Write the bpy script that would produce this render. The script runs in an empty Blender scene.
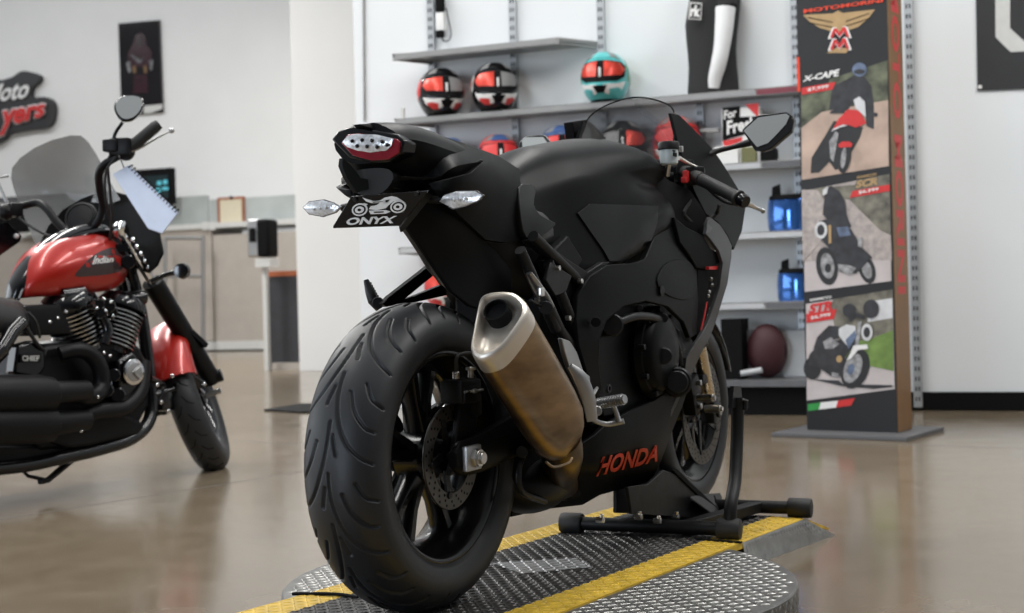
import bpy, bmesh, math, random
import numpy as np
from mathutils import Vector, Matrix
from mathutils.bvhtree import BVHTree
from mathutils.geometry import delaunay_2d_cdt
random.seed(4)
scene = bpy.context.scene
PI = math.pi
# ---------------------------------------------------------------- camera
FPX, CAMH, ROLL, YH = 1380.0, 0.705, math.radians(1.5), 303.0
pit = math.atan((YH - 306.5) / FPX)
FWD = Vector((0, math.cos(pit), math.sin(pit)))
_r0 = Vector((1, 0, 0)); _u0 = _r0.cross(FWD)
RT = _r0 * math.cos(ROLL) - _u0 * math.sin(ROLL)
UP = _u0 * math.cos(ROLL) + _r0 * math.sin(ROLL)
CAM = Vector((0, 0, CAMH))
cd = bpy.data.cameras.new('camera'); cam = bpy.data.objects.new('camera', cd)
scene.collection.objects.link(cam)
m = Matrix((RT, UP, -FWD)).transposed().to_4x4(); m.translation = CAM
cam.matrix_world = m
cd.sensor_width = 36; cd.lens = FPX * 36 / 1024; cd.clip_start = 0.05; cd.clip_end = 200
cd.dof.use_dof = True; cd.dof.focus_distance = 3.05; cd.dof.aperture_fstop = 5.0
scene.camera = cam
# ---------------------------------------------------------------- world, lights, exposure
w = bpy.data.worlds.new('world'); scene.world = w; w.use_nodes = True
nt = w.node_tree; bg = nt.nodes['Background']
# the hall behind the camera is dimmer than the window side and the lit ceiling
_tc0 = nt.nodes.new('ShaderNodeTexCoord'); _sp = nt.nodes.new('ShaderNodeSeparateXYZ'); nt.links.new(_tc0.outputs['Generated'], _sp.inputs[0])
_m1 = nt.nodes.new('ShaderNodeMath'); _m1.operation = 'MULTIPLY_ADD'; _m1.inputs[1].default_value = 0.5; _m1.inputs[2].default_value = 0.5
nt.links.new(_sp.outputs['Y'], _m1.inputs[0])
_m2 = nt.nodes.new('ShaderNodeMath'); _m2.operation = 'MULTIPLY_ADD'; _m2.inputs[1].default_value = 0.5; _m2.use_clamp = True
nt.links.new(_sp.outputs['Z'], _m2.inputs[0]); nt.links.new(_m1.outputs[0], _m2.inputs[2])
_cr = nt.nodes.new('ShaderNodeValToRGB'); _cr.color_ramp.elements[0].position = 0.22; _cr.color_ramp.elements[1].position = 0.9
_cr.color_ramp.elements[0].color = (0.05, 0.052, 0.055, 1); _cr.color_ramp.elements[1].color = (0.62, 0.65, 0.67, 1)
nt.links.new(_m2.outputs[0], _cr.inputs[0]); nt.links.new(_cr.outputs[0], bg.inputs['Color']); bg.inputs['Strength'].default_value = 1.0
def area(name, loc, size, power, rot=(0, 0, 0), col=(1, 0.98, 0.95)):
    d = bpy.data.lights.new(name, 'AREA'); d.shape = 'RECTANGLE'; d.size, d.size_y = size
    d.energy = power; d.color = col
    o = bpy.data.objects.new(name, d); o.location = loc; o.rotation_euler = rot
    scene.collection.objects.link(o); return o
area('ceiling_or_fill_lamp', (-3.0, 6.0, 4.9), (0.35, 7), 200)
area('ceiling_or_fill_lamp', (0.3, 5.0, 4.9), (0.35, 6), 150)
area('ceiling_or_fill_lamp', (3.6, 3.6, 4.9), (0.35, 5), 190)
area('ceiling_or_fill_lamp', (-6.5, 14.0, 6.2), (0.5, 10), 900)
area('ceiling_or_fill_lamp', (-9.5, 23.0, 7.4), (15, 0.5), 270, (math.radians(28), 0, math.radians(-22)), (0.96, 0.98, 1.0))  # unseen fill tilted at the back wall, added to brighten it
area('ceiling_or_fill_lamp', (-2.6, 18.5, 6.2), (0.5, 6), 260)
area('shop_window', (-9.5, 5.0, 2.2), (3.2, 10), 300, (0, -PI/2, 0), (0.86, 0.93, 1.0))
area('shop_window', (-6.5, -5.0, 1.8), (2.6, 4), 330, (PI/2, 0, -math.radians(52)), (0.75, 0.86, 1.0))
scene.view_settings.view_transform = 'Standard'; scene.view_settings.look = 'None'
scene.view_settings.gamma = 1; scene.view_settings.use_curve_mapping = False
scene.view_settings.exposure = -0.05
# ---------------------------------------------------------------- materials
def mat(name, col, rough=0.5, metal=0.0, coat=0.0, nscale=0, nvar=0.0, bump=0.0, rvar=0.0, alpha=1.0, emit=0.0, spec=0.5, aniso=None):
    mt = bpy.data.materials.new(name); mt.use_nodes = True
    t = mt.node_tree; b = t.nodes['Principled BSDF']
    b.inputs['Base Color'].default_value = (*col, 1); b.inputs['Roughness'].default_value = rough
    b.inputs['Metallic'].default_value = metal; b.inputs['Coat Weight'].default_value = coat
    b.inputs['Coat Roughness'].default_value = 0.06; b.inputs['Specular IOR Level'].default_value = spec
    b.inputs['Alpha'].default_value = alpha
    if emit:
        b.inputs['Emission Color'].default_value = (*col, 1); b.inputs['Emission Strength'].default_value = emit
    if nscale:
        tc = t.nodes.new('ShaderNodeTexCoord'); n = t.nodes.new('ShaderNodeTexNoise')
        n.inputs['Scale'].default_value = nscale; n.inputs['Detail'].default_value = 6
        if aniso:
            mp = t.nodes.new('ShaderNodeMapping'); mp.inputs['Scale'].default_value = aniso
            t.links.new(tc.outputs['Object'], mp.inputs[0]); t.links.new(mp.outputs[0], n.inputs['Vector'])
        else:
            t.links.new(tc.outputs['Object'], n.inputs['Vector'])
        if nvar:
            r = t.nodes.new('ShaderNodeValToRGB'); r.color_ramp.elements[0].position = 0.3; r.color_ramp.elements[1].position = 0.7
            r.color_ramp.elements[0].color = (*[c * (1 - nvar) for c in col], 1)
            r.color_ramp.elements[1].color = (*[min(1, c * (1 + nvar)) for c in col], 1)
            t.links.new(n.outputs['Fac'], r.inputs[0]); t.links.new(r.outputs[0], b.inputs['Base Color'])
        if rvar:
            mr = t.nodes.new('ShaderNodeMapRange'); mr.inputs['To Min'].default_value = rough - rvar; mr.inputs['To Max'].default_value = rough + rvar
            t.links.new(n.outputs['Fac'], mr.inputs[0]); t.links.new(mr.outputs[0], b.inputs['Roughness'])
        if bump:
            bp_ = t.nodes.new('ShaderNodeBump'); bp_.inputs['Strength'].default_value = bump; bp_.inputs['Distance'].default_value = 0.002
            t.links.new(n.outputs['Fac'], bp_.inputs['Height']); t.links.new(bp_.outputs[0], b.inputs['Normal'])
    return mt
M = dict(
 paint=mat('satin_black_paint', (.0055, .0058, .0062), .4, nscale=9, rvar=.04, spec=.08),
 paint_grey=mat('satin_graphite_paint', (.012, .0125, .013), .36, nscale=9, rvar=.04, spec=.2),
 gloss=mat('gloss_black', (.005, .005, .006), .2, spec=.35, nscale=20, rvar=.04),
 plast=mat('black_plastic', (.006, .006, .0065), .5, spec=.3, nscale=60, rvar=.08, bump=.05),
 dull=mat('dull_black', (.0045, .0045, .005), .7, spec=.12, nscale=40, rvar=.05),
 rubber=mat('tyre_rubber', (.012, .013, .0155), .5, nscale=25, rvar=.08, bump=.04, nvar=.15),
 rubber2=mat('grip_rubber', (.012, .012, .012), .6, nscale=80, bump=.2),
 dmetal=mat('dark_cast_metal', (.02, .02, .022), .42, .6, nscale=50, rvar=.08, bump=.05),
 steel=mat('brushed_steel', (.62, .6, .57), .3, 1.0, nscale=40, rvar=.08),
 alu=mat('cast_aluminium', (.42, .42, .42), .42, 1.0, nscale=60, rvar=.08),
 dsteel=mat('brake_disc_steel', (.10, .095, .088), .4, 1.0, nscale=80, rvar=.1),
 titan=mat('bronze_tinted_titanium', (.27, .185, .11), .33, 1.0, nscale=9, nvar=.35, rvar=.06, aniso=(1, 1, 3)),
 titan_dark=mat('heat_browned_pipe', (.17, .12, .07), .35, 1.0, nscale=12, nvar=.5, rvar=.08),
 chrome=mat('chrome', (.75, .75, .76), .08, 1.0, nscale=30, rvar=.03),
 red=mat('red_metal_flake_paint', (.40, .014, .008), .32, .2, coat=.5, nscale=300, nvar=.12),
 redflat=mat('red_vinyl', (.62, .03, .03), .45, nscale=30, nvar=.05),
 orange=mat('orange_red_vinyl', (.75, .06, .02), .45, nscale=30, nvar=.05),
 redlens=mat('red_lens', (.22, .004, .015), .12, coat=.6, nscale=30, nvar=.2),
 lens=mat('clear_faceted_lens', (.75, .77, .8), .12, .35, coat=.6, nscale=160, nvar=.25, bump=.5),
 white=mat('white_paint', (.8, .8, .79), .5, nscale=20, nvar=.03),
 offwhite=mat('off_white_plastic', (.62, .62, .6), .4, nscale=20, nvar=.04),
 grey=mat('mid_grey_plastic', (.22, .22, .22), .45, nscale=20, nvar=.05),
 shelf=mat('grey_shelf_enamel', (.3, .3, .3), .4, .2, nscale=15, nvar=.05),
 shelf_dark=mat('dark_shelf_enamel', (.12, .12, .125), .45, .2, nscale=15, nvar=.05),
 strip=mat('pale_price_strip', (.5, .51, .52), .35, nscale=15, nvar=.04),
 maroon=mat('maroon_price_strip', (.2, .035, .05), .4, nscale=15, nvar=.05),
 upright=mat('galvanised_upright', (.45, .47, .49), .4, .4, nscale=20, nvar=.06),
 teal=mat('teal_shell', (.08, .5, .5), .3, coat=.4, nscale=15, nvar=.06),
 green=mat('green_shell', (.05, .28, .1), .3, coat=.4, nscale=15, nvar=.06),
 blue=mat('blue_shell', (.05, .1, .25), .3, coat=.4, nscale=15, nvar=.06),
 bluevisor=mat('mirror_blue_visor', (.06, .2, .62), .12, .75, coat=.5, nscale=6, nvar=.35),
 yellow=mat('yellow_safety_paint', (.62, .4, .03), .5, nscale=30, nvar=.25, rvar=.1),
 lugm=mat('bright_lug_aluminium', (.30, .295, .28), .36, .75, nscale=25, nvar=.2, rvar=.08),  # lighter copy of the plate metal; lug shine is put into the colour
 lugb=mat('black_lug_paint', (.045, .042, .038), .42, .2, nscale=25, nvar=.4, rvar=.1),  # lighter than the tread paint, so its lugs seem to shine
 plate=mat('diamond_plate_aluminium', (.15, .147, .14), .45, .5, nscale=25, nvar=.3, rvar=.1),
 blackplate=mat('black_tread_paint', (.02, .018, .016), .5, 0, nscale=25, nvar=.3, rvar=.1),
 bronze=mat('bronze_banner_side', (.24, .125, .045), .45, .2, nscale=10, nvar=.08),
 smoke=mat('smoked_screen', (.19, .19, .185), .08, alpha=.6, nscale=3, nvar=.1),
 clear=mat('hazy_clear_screen', (.42, .43, .44), .05, alpha=.5, nscale=3, nvar=.1, spec=.9),  # grey half-opaque tint imitates haze and reflections on the windscreen
 mirror=mat('mirror_glass', (.72, .73, .72), .04, 1.0, nscale=3, nvar=.01),
 skinw=mat('white_mannequin', (.8, .81, .82), .35, nscale=6, nvar=.02),
 shirt=mat('black_cotton', (.014, .014, .015), .8, nscale=90, bump=.3),
 paper=mat('bluish_white_paper', (.62, .7, .88), .7, nscale=20, nvar=.03),
 leather=mat('black_leather', (.02, .02, .02), .45, nscale=70, bump=.3),
 cab=mat('taupe_laminate', (.44, .40, .355), .45, nscale=5, nvar=.04),
 glass=mat('frosted_partition', (.42, .45, .44), .2, nscale=2, nvar=.12),
 cyan=mat('cyan_screen_glyph', (.1, .45, .55), .4, nscale=5, nvar=.1, emit=.3),
)
# ---------------------------------------------------------------- frames
class Frame:
    """a thing's own axes: x forward, w to its right, z up"""
    def __init__(s, origin, th):
        s.O = Vector(origin); s.th = th
        s.U = Vector((math.sin(th), math.cos(th), 0)); s.R = Vector((math.cos(th), -math.sin(th), 0))
    def loc(s, p):
        d = Vector(p) - s.O; return Vector((d.dot(s.U), -d.dot(s.R), d.z))
    def P(s, px, py, w):
        r = ray(px, py); t = (w - (CAM - s.O).dot(s.R)) / r.dot(s.R)
        return s.loc(CAM + r * t)
    def onplane(s, px, py, o, n):
        c = s.loc(CAM); r = s.loc(CAM + ray(px, py)) - c
        return c + r * ((o - c).dot(n) / r.dot(n))
def ray(x, y): return FWD + RT * ((x - 512) / FPX) - UP * ((y - 306.5) / FPX)
def ground(x, y, z=0):
    r = ray(x, y); return CAM + r * ((z - CAM.z) / r.z)
def V(x, w, z): return Vector((x, -w, z))
# ---------------------------------------------------------------- mesh helpers
def cat(pts, n=6, closed=False):
    P = [Vector(p) for p in pts]; N = len(P); out = []
    rng = N if closed else N - 1
    for i in range(rng):
        p1, p2 = P[i], P[(i + 1) % N]
        p0 = P[(i - 1) % N] if (closed or i > 0) else p1 * 2 - p2
        p3 = P[(i + 2) % N] if (closed or i + 2 < N) else p2 * 2 - p1
        for k in range(n):
            t = k / n
            out.append(0.5 * ((2 * p1) + (p2 - p0) * t + (2 * p0 - 5 * p1 + 4 * p2 - p3) * t * t + (3 * p1 - p0 - 3 * p2 + p3) * t ** 3))
    if not closed: out.append(P[-1])
    return out
class MB:
    def __init__(s): s.b = bmesh.new()
    def ring(s, pts): return [s.b.verts.new(p) for p in pts]
    def bridge(s, a, c, closed=True):
        n = len(a)
        for i in range(n if closed else n - 1):
            j = (i + 1) % n
            try: s.b.faces.new((a[i], a[j], c[j], c[i]))
            except ValueError: pass
    def loft(s, rings, caps=True, closed=True):
        rs = [s.ring(r) for r in rings]
        for a, c in zip(rs, rs[1:]): s.bridge(a, c, closed)
        if caps and closed:
            s.b.faces.new(rs[0][::-1]); s.b.faces.new(rs[-1])
        return s
    def sheet(s, rows, th=None):
        rs = [s.ring(r) for r in rows]
        for a, c in zip(rs, rs[1:]): s.bridge(a, c, False)
        return s
    def tube(s, pts, r, seg=12, caps=True, sm=0, flat=None):
        pts = cat(pts, sm) if sm else [Vector(p) for p in pts]
        if isinstance(r, (list, tuple)):
            n = len(pts); k = len(r)
            rr = [np.interp(i / (n - 1) * (k - 1), range(k), r) for i in range(n)]
        else: rr = [r] * len(pts)
        t0 = (pts[1] - pts[0]).normalized()
        a = t0.cross(Vector((0, 0, 1)));
        if a.length < 1e-3: a = t0.cross(Vector((1, 0, 0)))
        a.normalize(); rings = []
        for i, p in enumerate(pts):
            t = (pts[min(i + 1, len(pts) - 1)] - pts[max(i - 1, 0)]).normalized()
            a = (a - t * a.dot(t)).normalized(); c = t.cross(a)
            f = flat or 1
            rings.append([p + (a * math.cos(q) + c * math.sin(q) * f) * rr[i] for q in [2 * PI * k / seg for k in range(seg)]])
        return s.loft(rings, caps)
    def lathe(s, prof, o, ax, seg=40, a0=0, a1=2 * PI, closedprof=False):
        o = Vector(o); ax = Vector(ax).normalized()
        e = ax.cross(Vector((0, 0, 1)))
        if e.length < 1e-3: e = Vector((1, 0, 0))
        e.normalize(); g = ax.cross(e)
        full = abs(a1 - a0 - 2 * PI) < 1e-6
        n = seg if full else seg + 1
        rs = [s.ring([o + ax * h + (e * math.cos(a0 + (a1 - a0) * k / seg) + g * math.sin(a0 + (a1 - a0) * k / seg)) * max(r, 1e-5) for k in range(n)]) for r, h in prof]
        for a, c in zip(rs, rs[1:]): s.bridge(a, c, full)
        if closedprof: s.bridge(rs[-1], rs[0], full)
        if not full and closedprof:
            for k in (0, -1): s.b.faces.new([r[k] for r in rs])
        elif not closedprof and full:
            s.b.faces.new(rs[0][::-1]); s.b.faces.new(rs[-1])
        return s
    def cyl(s, a, c, r, seg=20, r2=None, bev=.0):
        a = Vector(a); c = Vector(c); ax = c - a; L = ax.length; r2 = r if r2 is None else r2
        b = bev or min(r, L) * .12
        return s.lathe([(r - b, 0), (r, b), (r2, L - b), (r2 - b, L)], a, ax, seg)
    def prism(s, pts, vec, taper=1.0):
        pts = [Vector(p) for p in pts]; vec = Vector(vec); c = sum(pts, Vector()) / len(pts)
        return s.loft([pts, [c + (p - c) * taper + vec for p in pts]])
    def box(s, c, d, rot=None, bev=0):
        c = Vector(c); R_ = Matrix.Identity(3) if rot is None else (rot if isinstance(rot, Matrix) else Matrix.Rotation(rot, 3, 'Z'))
        x, y, z = [q / 2 for q in d]
        vs = [s.b.verts.new(c + R_ @ Vector((i * x, j * y, k * z))) for k in (-1, 1) for i, j in ((-1, -1), (1, -1), (1, 1), (-1, 1))]
        fs = [s.b.faces.new([vs[i] for i in q]) for q in ((3, 2, 1, 0), (4, 5, 6, 7), (0, 1, 5, 4), (1, 2, 6, 5), (2, 3, 7, 6), (3, 0, 4, 7))]
        if bev:
            es = list({e for f in fs for e in f.edges})
            bmesh.ops.bevel(s.b, geom=es, offset=bev, segments=2, affect='EDGES', profile=.6)
        return s
    def ball(s, c, r, seg=16, sc=(1, 1, 1)):
        r_ = [(max(math.sin(PI * i / seg), 1e-4), -math.cos(PI * i / seg)) for i in range(seg + 1)]
        c = Vector(c)
        rs = [s.ring([c + Vector((a * math.cos(2 * PI * k / (seg * 2)) * sc[0], a * math.sin(2 * PI * k / (seg * 2)) * sc[1], h * sc[2])) * r for k in range(seg * 2)]) for a, h in r_]
        for a, d in zip(rs, rs[1:]): s.bridge(a, d)
        return s
    def bar(s, a, c, wd, th, up=(0, 0, 1)):
        a = Vector(a); c = Vector(c); t = (c - a).normalized(); u = Vector(up); e = t.cross(u).normalized(); g = e.cross(t)
        q = [e * wd / 2 + g * th / 2, -e * wd / 2 + g * th / 2, -e * wd / 2 - g * th / 2, e * wd / 2 - g * th / 2]
        return s.loft([[a + k for k in q], [c + k for k in q]])
    def mirror(s):
        g = bmesh.ops.duplicate(s.b, geom=list(s.b.verts) + list(s.b.edges) + list(s.b.faces))['geom']
        vs = [x for x in g if isinstance(x, bmesh.types.BMVert)]; fs = [x for x in g if isinstance(x, bmesh.types.BMFace)]
        for v in vs: v.co.y = -v.co.y
        bmesh.ops.reverse_faces(s.b, faces=fs)
        return s
    def islands(s):
        todo = set(s.b.verts); out = []
        while todo:
            v = todo.pop(); st = [v]; grp = {v}
            while st:
                for e in st.pop().link_edges:
                    for u in e.verts:
                        if u not in grp: grp.add(u); st.append(u)
            todo -= grp; mb = MB(); mp = {u: mb.b.verts.new(u.co) for u in grp}
            for f in {f for u in grp for f in u.link_faces}: mb.b.faces.new([mp[u] for u in f.verts])
            out.append(mb)
        return out
    def flipped(s):
        o = MB(); o.b = s.b.copy()
        for v in o.b.verts: v.co.y = -v.co.y
        bmesh.ops.reverse_faces(o.b, faces=list(o.b.faces))
        return o
    def build(s, name, mt, parent=None, ang=38, bevel=0, recalc=True, sub=0, split=False):
        b = s.b
        if split:
            isl = s.islands(); o = None
            for q in isl: o = q.build(name, mt, parent, ang, bevel, recalc)
            return o
        bmesh.ops.remove_doubles(b, verts=b.verts, dist=1e-6)
        if recalc: bmesh.ops.recalc_face_normals(b, faces=b.faces)
        for f in b.faces: f.smooth = True
        lim = math.radians(ang)
        for e in b.edges:
            if len(e.link_faces) == 2:
                if e.calc_face_angle(0) > lim: e.smooth = False
        me = bpy.data.meshes.new(name); b.to_mesh(me)
        o = bpy.data.objects.new(name, me); scene.collection.objects.link(o)
        for x in (mt if isinstance(mt, (list, tuple)) else [mt]): me.materials.append(M[x] if isinstance(x, str) else x)
        if parent: o.parent = parent
        if bevel:
            md = o.modifiers.new('bevel', 'BEVEL'); md.width = bevel; md.segments = 2; md.limit_method = 'ANGLE'; md.angle_limit = math.radians(40)
            md.harden_normals = False
        if sub:
            md = o.modifiers.new('sub', 'SUBSURF'); md.levels = sub; md.render_levels = sub
        return o
def tag(o, label=None, category=None, group=None, kind=None):
    for k, v in (('label', label), ('category', category), ('group', group), ('kind', kind)):
        if v: o[k] = v
    return o
def thing(name, label, category, loc=(0, 0, 0), rz=0, group=None):
    o = bpy.data.objects.new(name, None); scene.collection.objects.link(o); o.location = loc; o.rotation_euler = (0, 0, rz)
    o.empty_display_size = .1
    return tag(o, label, category, group)
def tps(ctrl):
    c = np.array(ctrl, float); n = len(c); X = c[:, :2] / 100; w = c[:, 2]
    def ph(r): return np.where(r > 1e-9, r * r * np.log(r + 1e-12), 0)
    K = ph(np.linalg.norm(X[:, None] - X[None], axis=2)) + np.eye(n) * 1e-3
    Pm = np.c_[np.ones(n), X]; A = np.zeros((n + 3, n + 3)); A[:n, :n] = K; A[:n, n:] = Pm; A[n:, :n] = Pm.T
    s = np.linalg.lstsq(A, np.r_[w, 0, 0, 0], rcond=None)[0]
    def f(x, y):
        q = np.array([x, y]) / 100; return float(ph(np.linalg.norm(X - q, axis=1)) @ s[:n] + s[n] + s[n + 1:] @ q)
    return f
def densify(pts, step, closed=True):
    out = []; n = len(pts)
    for i in range(n if closed else n - 1):
        a, b = pts[i], pts[(i + 1) % n]; L = math.dist(a, b); k = max(1, int(L / step))
        out += [(a[0] + (b[0] - a[0]) * j / k, a[1] + (b[1] - a[1]) * j / k) for j in range(k)]
    return out
def inside(p, poly):
    c = False; n = len(poly)
    for i in range(n):
        a, b = poly[i], poly[i - 1]
        if (a[1] > p[1]) != (b[1] > p[1]) and p[0] < (b[0] - a[0]) * (p[1] - a[1]) / (b[1] - a[1]) + a[0]: c = not c
    return c
def fill2d(poly, step, sm=0, holes=()):
    if sm: poly = [(p.x, p.y) for p in cat([Vector((*p, 0)) for p in poly], sm, True)]
    poly = densify(poly, step); pts = list(poly); edges = [(i, (i + 1) % len(poly)) for i in range(len(poly))]
    xs = [p[0] for p in poly]; ys = [p[1] for p in poly]
    y = min(ys) + step
    r = 0
    while y < max(ys):
        x = min(xs) + step * (.5 if r % 2 else 1)
        while x < max(xs):
            if inside((x, y), poly) and min(math.dist((x, y), q) for q in poly) > step * .55: pts.append((x, y))
            x += step
        y += step * .87; r += 1
    res = delaunay_2d_cdt([Vector(p) for p in pts], edges, [], 1, 1e-6)
    return [tuple(v) for v in res[0]], [tuple(f) for f in res[2]], len(poly)
def sheet_solid(vs3, back3, faces, mb=None):
    """closed slab from a triangulated sheet and its offset copy"""
    mb = mb or MB(); b = mb.b
    A = [b.verts.new(p) for p in vs3]; B = [b.verts.new(p) for p in back3]
    cnt = {}
    for f in faces:
        for i in range(len(f)):
            e = (f[i], f[(i + 1) % len(f)]); k = tuple(sorted(e)); cnt.setdefault(k, []).append(e)
    for f in faces:
        b.faces.new([A[i] for i in f]); b.faces.new([B[i] for i in f[::-1]])
    for k, e in cnt.items():
        if len(e) == 1:
            i, j = e[0]; b.faces.new((A[j], A[i], B[i], B[j]))
    return mb
def panel(F, poly, ctrl, th=.012, step=9, sm=0):
    """body panel: outline and control points given as (image x, image y), width off the centre plane from ctrl"""
    f = tps(ctrl) if len(ctrl) > 2 else (lambda x, y: ctrl[0][2])
    vs, fs, n = fill2d(poly, step, sm)
    W = [f(*v) for v in vs]
    a = [F.P(v[0], v[1], w_) for v, w_ in zip(vs, W)]
    bk = [p + Vector((0, th, 0)) for p in a]
    return sheet_solid(a, bk, fs)
def bvh_of(mbs):
    t = bmesh.new()
    for mb in (mbs if isinstance(mbs, list) else [mbs]):
        me = bpy.data.meshes.new('tmp'); mb.b.to_mesh(me); t.from_mesh(me); bpy.data.meshes.remove(me)
    return BVHTree.FromBMesh(t)
def hit(F, bvh, px, py, off):
    c = F.loc(CAM); d = (F.loc(CAM + ray(px, py)) - c).normalized()
    h, nn, i, dist = bvh.ray_cast(c, d)
    if h is None:
        q = bvh.find_nearest(c + d * 3)[0]; return q, Vector((0, -1, 0))
    if nn.dot(d) > 0: nn = -nn
    return h + nn * off, nn
def overlay(F, bvh, poly, off=.003, th=.004, step=6, sm=0):
    """raised piece lying on an existing surface"""
    vs, fs, n = fill2d(poly, step, sm)
    h = [hit(F, bvh, v[0], v[1], off) for v in vs]
    return sheet_solid([x[0] for x in h], [x[0] - x[1] * th for x in h], fs)
_tc = {}
def text2d(s, shear=0, offset=0.0):
    c = bpy.data.curves.new('t', 'FONT'); c.body = s; c.size = 1; c.shear = shear; c.offset = offset; c.resolution_u = 3
    o = bpy.data.objects.new('t', c); scene.collection.objects.link(o); bpy.context.view_layer.update()
    me = bpy.data.meshes.new_from_object(o.evaluated_get(bpy.context.evaluated_depsgraph_get()))
    V2 = np.array([v.co[:2] for v in me.vertices]); fs = [tuple(p.vertices) for p in me.polygons]
    bpy.data.objects.remove(o); bpy.data.curves.remove(c); bpy.data.meshes.remove(me)
    mn = V2.min(0); mx = V2.max(0); return (V2 - mn) / (mx - mn), fs
def text_on(o, e, g, n, s, th=.002, shear=0, offset=0.0):
    """lettering as a thin solid filling the parallelogram o, o+e, o+g"""
    V2, fs = text2d(s, shear, offset); o = Vector(o); e = Vector(e); g = Vector(g); n = Vector(n).normalized()
    a = [o + e * u + g * v + n * th for u, v in V2]
    return sheet_solid(a, [p - n * th for p in a], fs)
def text_px(F, bvh, quad, s, off=.0015, shear=0, offset=0.0):
    """lettering on a surface; quad = image corners BL, BR, TR, TL"""
    V2, fs = text2d(s, shear, offset); q = [Vector(p) for p in quad]; out = []; bk = []
    for u, v in V2:
        p = (q[0] * (1 - u) + q[1] * u) * (1 - v) + (q[3] * (1 - u) + q[2] * u) * v
        h, n = hit(F, bvh, p.x, p.y, off); out.append(h); bk.append(h - n * .001)
    return sheet_solid(out, bk, fs)
def halfring(hp, n=4, closed=True):
    """hp = [(w,z)...] from top centre to bottom centre -> full smooth ring of (w,z)"""
    full = list(hp) + [(-a, b) for a, b in hp[::-1] if a > 1e-6]
    return [(p.x, p.y) for p in cat([Vector((a, b, 0)) for a, b in full], n, True)]
def sect_loft(secs, n=4, xs=4, caps=True):
    """secs = [(x or callable, [(w,z)...])]; smooth in both directions"""
    rings = [[V(x, a, b) for a, b in halfring(hp, n)] for x, hp in secs]
    if xs > 1:
        cols = [cat([r[i] for r in rings], xs) for i in range(len(rings[0]))]
        rings = [[c[j] for c in cols] for j in range(len(cols[0]))]
    return MB().loft(rings, caps)
# ================================================================ THE SETTING
WA = ground(970, 410.5); WE = Vector((0.9272, -0.3746, 0)); WN = Vector((-0.3746, -0.9272, 0)); WROT = math.atan2(-0.3746, 0.9272)
def WS(s_, z, off=0): return WA + WE * s_ + WN * off + Vector((0, 0, z))
def plane_pt(px, py, o, n):
    r = ray(px, py); return CAM + r * ((Vector(o) - CAM).dot(n) / r.dot(n))
def WP(px, py, off=0): return plane_pt(px, py, WA + WN * off, WN)
def WSZ(px, py, off=0):
    p = WP(px, py, off) - WA; return p.dot(WE), p.z
def floor_mat():
    mt = mat('polished_concrete', (.3, .24, .18), .16)
    t = mt.node_tree; b = t.nodes['Principled BSDF']; tc = t.nodes.new('ShaderNodeTexCoord')
    def nz(s_, d): n = t.nodes.new('ShaderNodeTexNoise'); n.inputs['Scale'].default_value = s_; n.inputs['Detail'].default_value = d; n.inputs['Distortion'].default_value = .6; t.links.new(tc.outputs['Object'], n.inputs['Vector']); return n
    a, c = nz(.55, 6), nz(5, 6)
    r = t.nodes.new('ShaderNodeValToRGB'); e = r.color_ramp.elements
    e[0].position = .3; e[0].color = (.155, .116, .075, 1); e[1].position = .7; e[1].color = (.225, .18, .128, 1)
    mx = t.nodes.new('ShaderNodeMath'); mx.operation = 'MULTIPLY_ADD'; mx.inputs[1].default_value = .45; 
    t.links.new(c.outputs['Fac'], mx.inputs[0])
    m2 = t.nodes.new('ShaderNodeMath'); m2.operation = 'MULTIPLY'; m2.inputs[1].default_value = .55
    t.links.new(a.outputs['Fac'], m2.inputs[0]); t.links.new(m2.outputs[0], mx.inputs[2])
    t.links.new(mx.outputs[0], r.inputs[0]); t.links.new(r.outputs[0], b.inputs['Base Color'])
    mr = t.nodes.new('ShaderNodeMapRange'); mr.inputs['To Min'].default_value = .1; mr.inputs['To Max'].default_value = .22
    t.links.new(c.outputs['Fac'], mr.inputs[0]); t.links.new(mr.outputs[0], b.inputs['Roughness'])
    return mt
M['floor'] = floor_mat()
M['wall'] = mat('painted_wall', (.80, .80, .79), .6, nscale=1.2, nvar=.02, bump=.02)
M['wallcool'] = mat('painted_wall_cool', (.76, .785, .80), .6, nscale=1.2, nvar=.02, bump=.02)
tag(MB().box((0, 14, -.05), (30, 40, .1)).build('floor', 'floor'), kind='structure')
def floor_line(name, a, c, wd):
    a = ground(*a); c = ground(*c); d = (c - a).normalized(); L = (c - a).length
    a = a - d * .0; n = Vector((-d.y, d.x, 0))
    o = MB().loft([[a + n * wd + Vector((0, 0, -.002)), a - n * wd + Vector((0, 0, -.002)), a - n * wd * .8 + Vector((0, 0, .0006)), a + n * wd * .8 + Vector((0, 0, .0006))],
                   [c + n * wd + Vector((0, 0, -.002)), c - n * wd + Vector((0, 0, -.002)), c - n * wd * .8 + Vector((0, 0, .0006)), c + n * wd * .8 + Vector((0, 0, .0006))]]).build(name, 'shelf_dark')
    return tag(o, kind='structure')
floor_line('trim_1', (-60, 529), (212, 486), .004)
floor_line('trim_2', (212, 486), (313, 470), .003)
floor_line('trim_3', (905, 444.5), (1060, 450), .004)
floor_line('trim_4', (232, 441), (330, 446), .004)
# right wall
sL = WSZ(363, 390)[0]
tag(MB().box(WS((sL + 4) / 2, 2.6, -.12), (4 - sL, .24, 5.2), WROT).build('wall_right', 'wallcool', bevel=.004), kind='structure')
tag(MB().box(WS(1.8, .055, .012), (4.4, .024, .11), WROT).build('baseboard_right', 'dull', bevel=.003), kind='structure')
# pillar between
cA = ground(299.5, 371); 
tag(MB().box(cA + WE * 1.6 - WN * .5 + Vector((0, 0, 2.7)), (3.2, 1.0, 5.4), WROT).build('wall_pillar', 'wall', bevel=.004), kind='structure')
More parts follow.
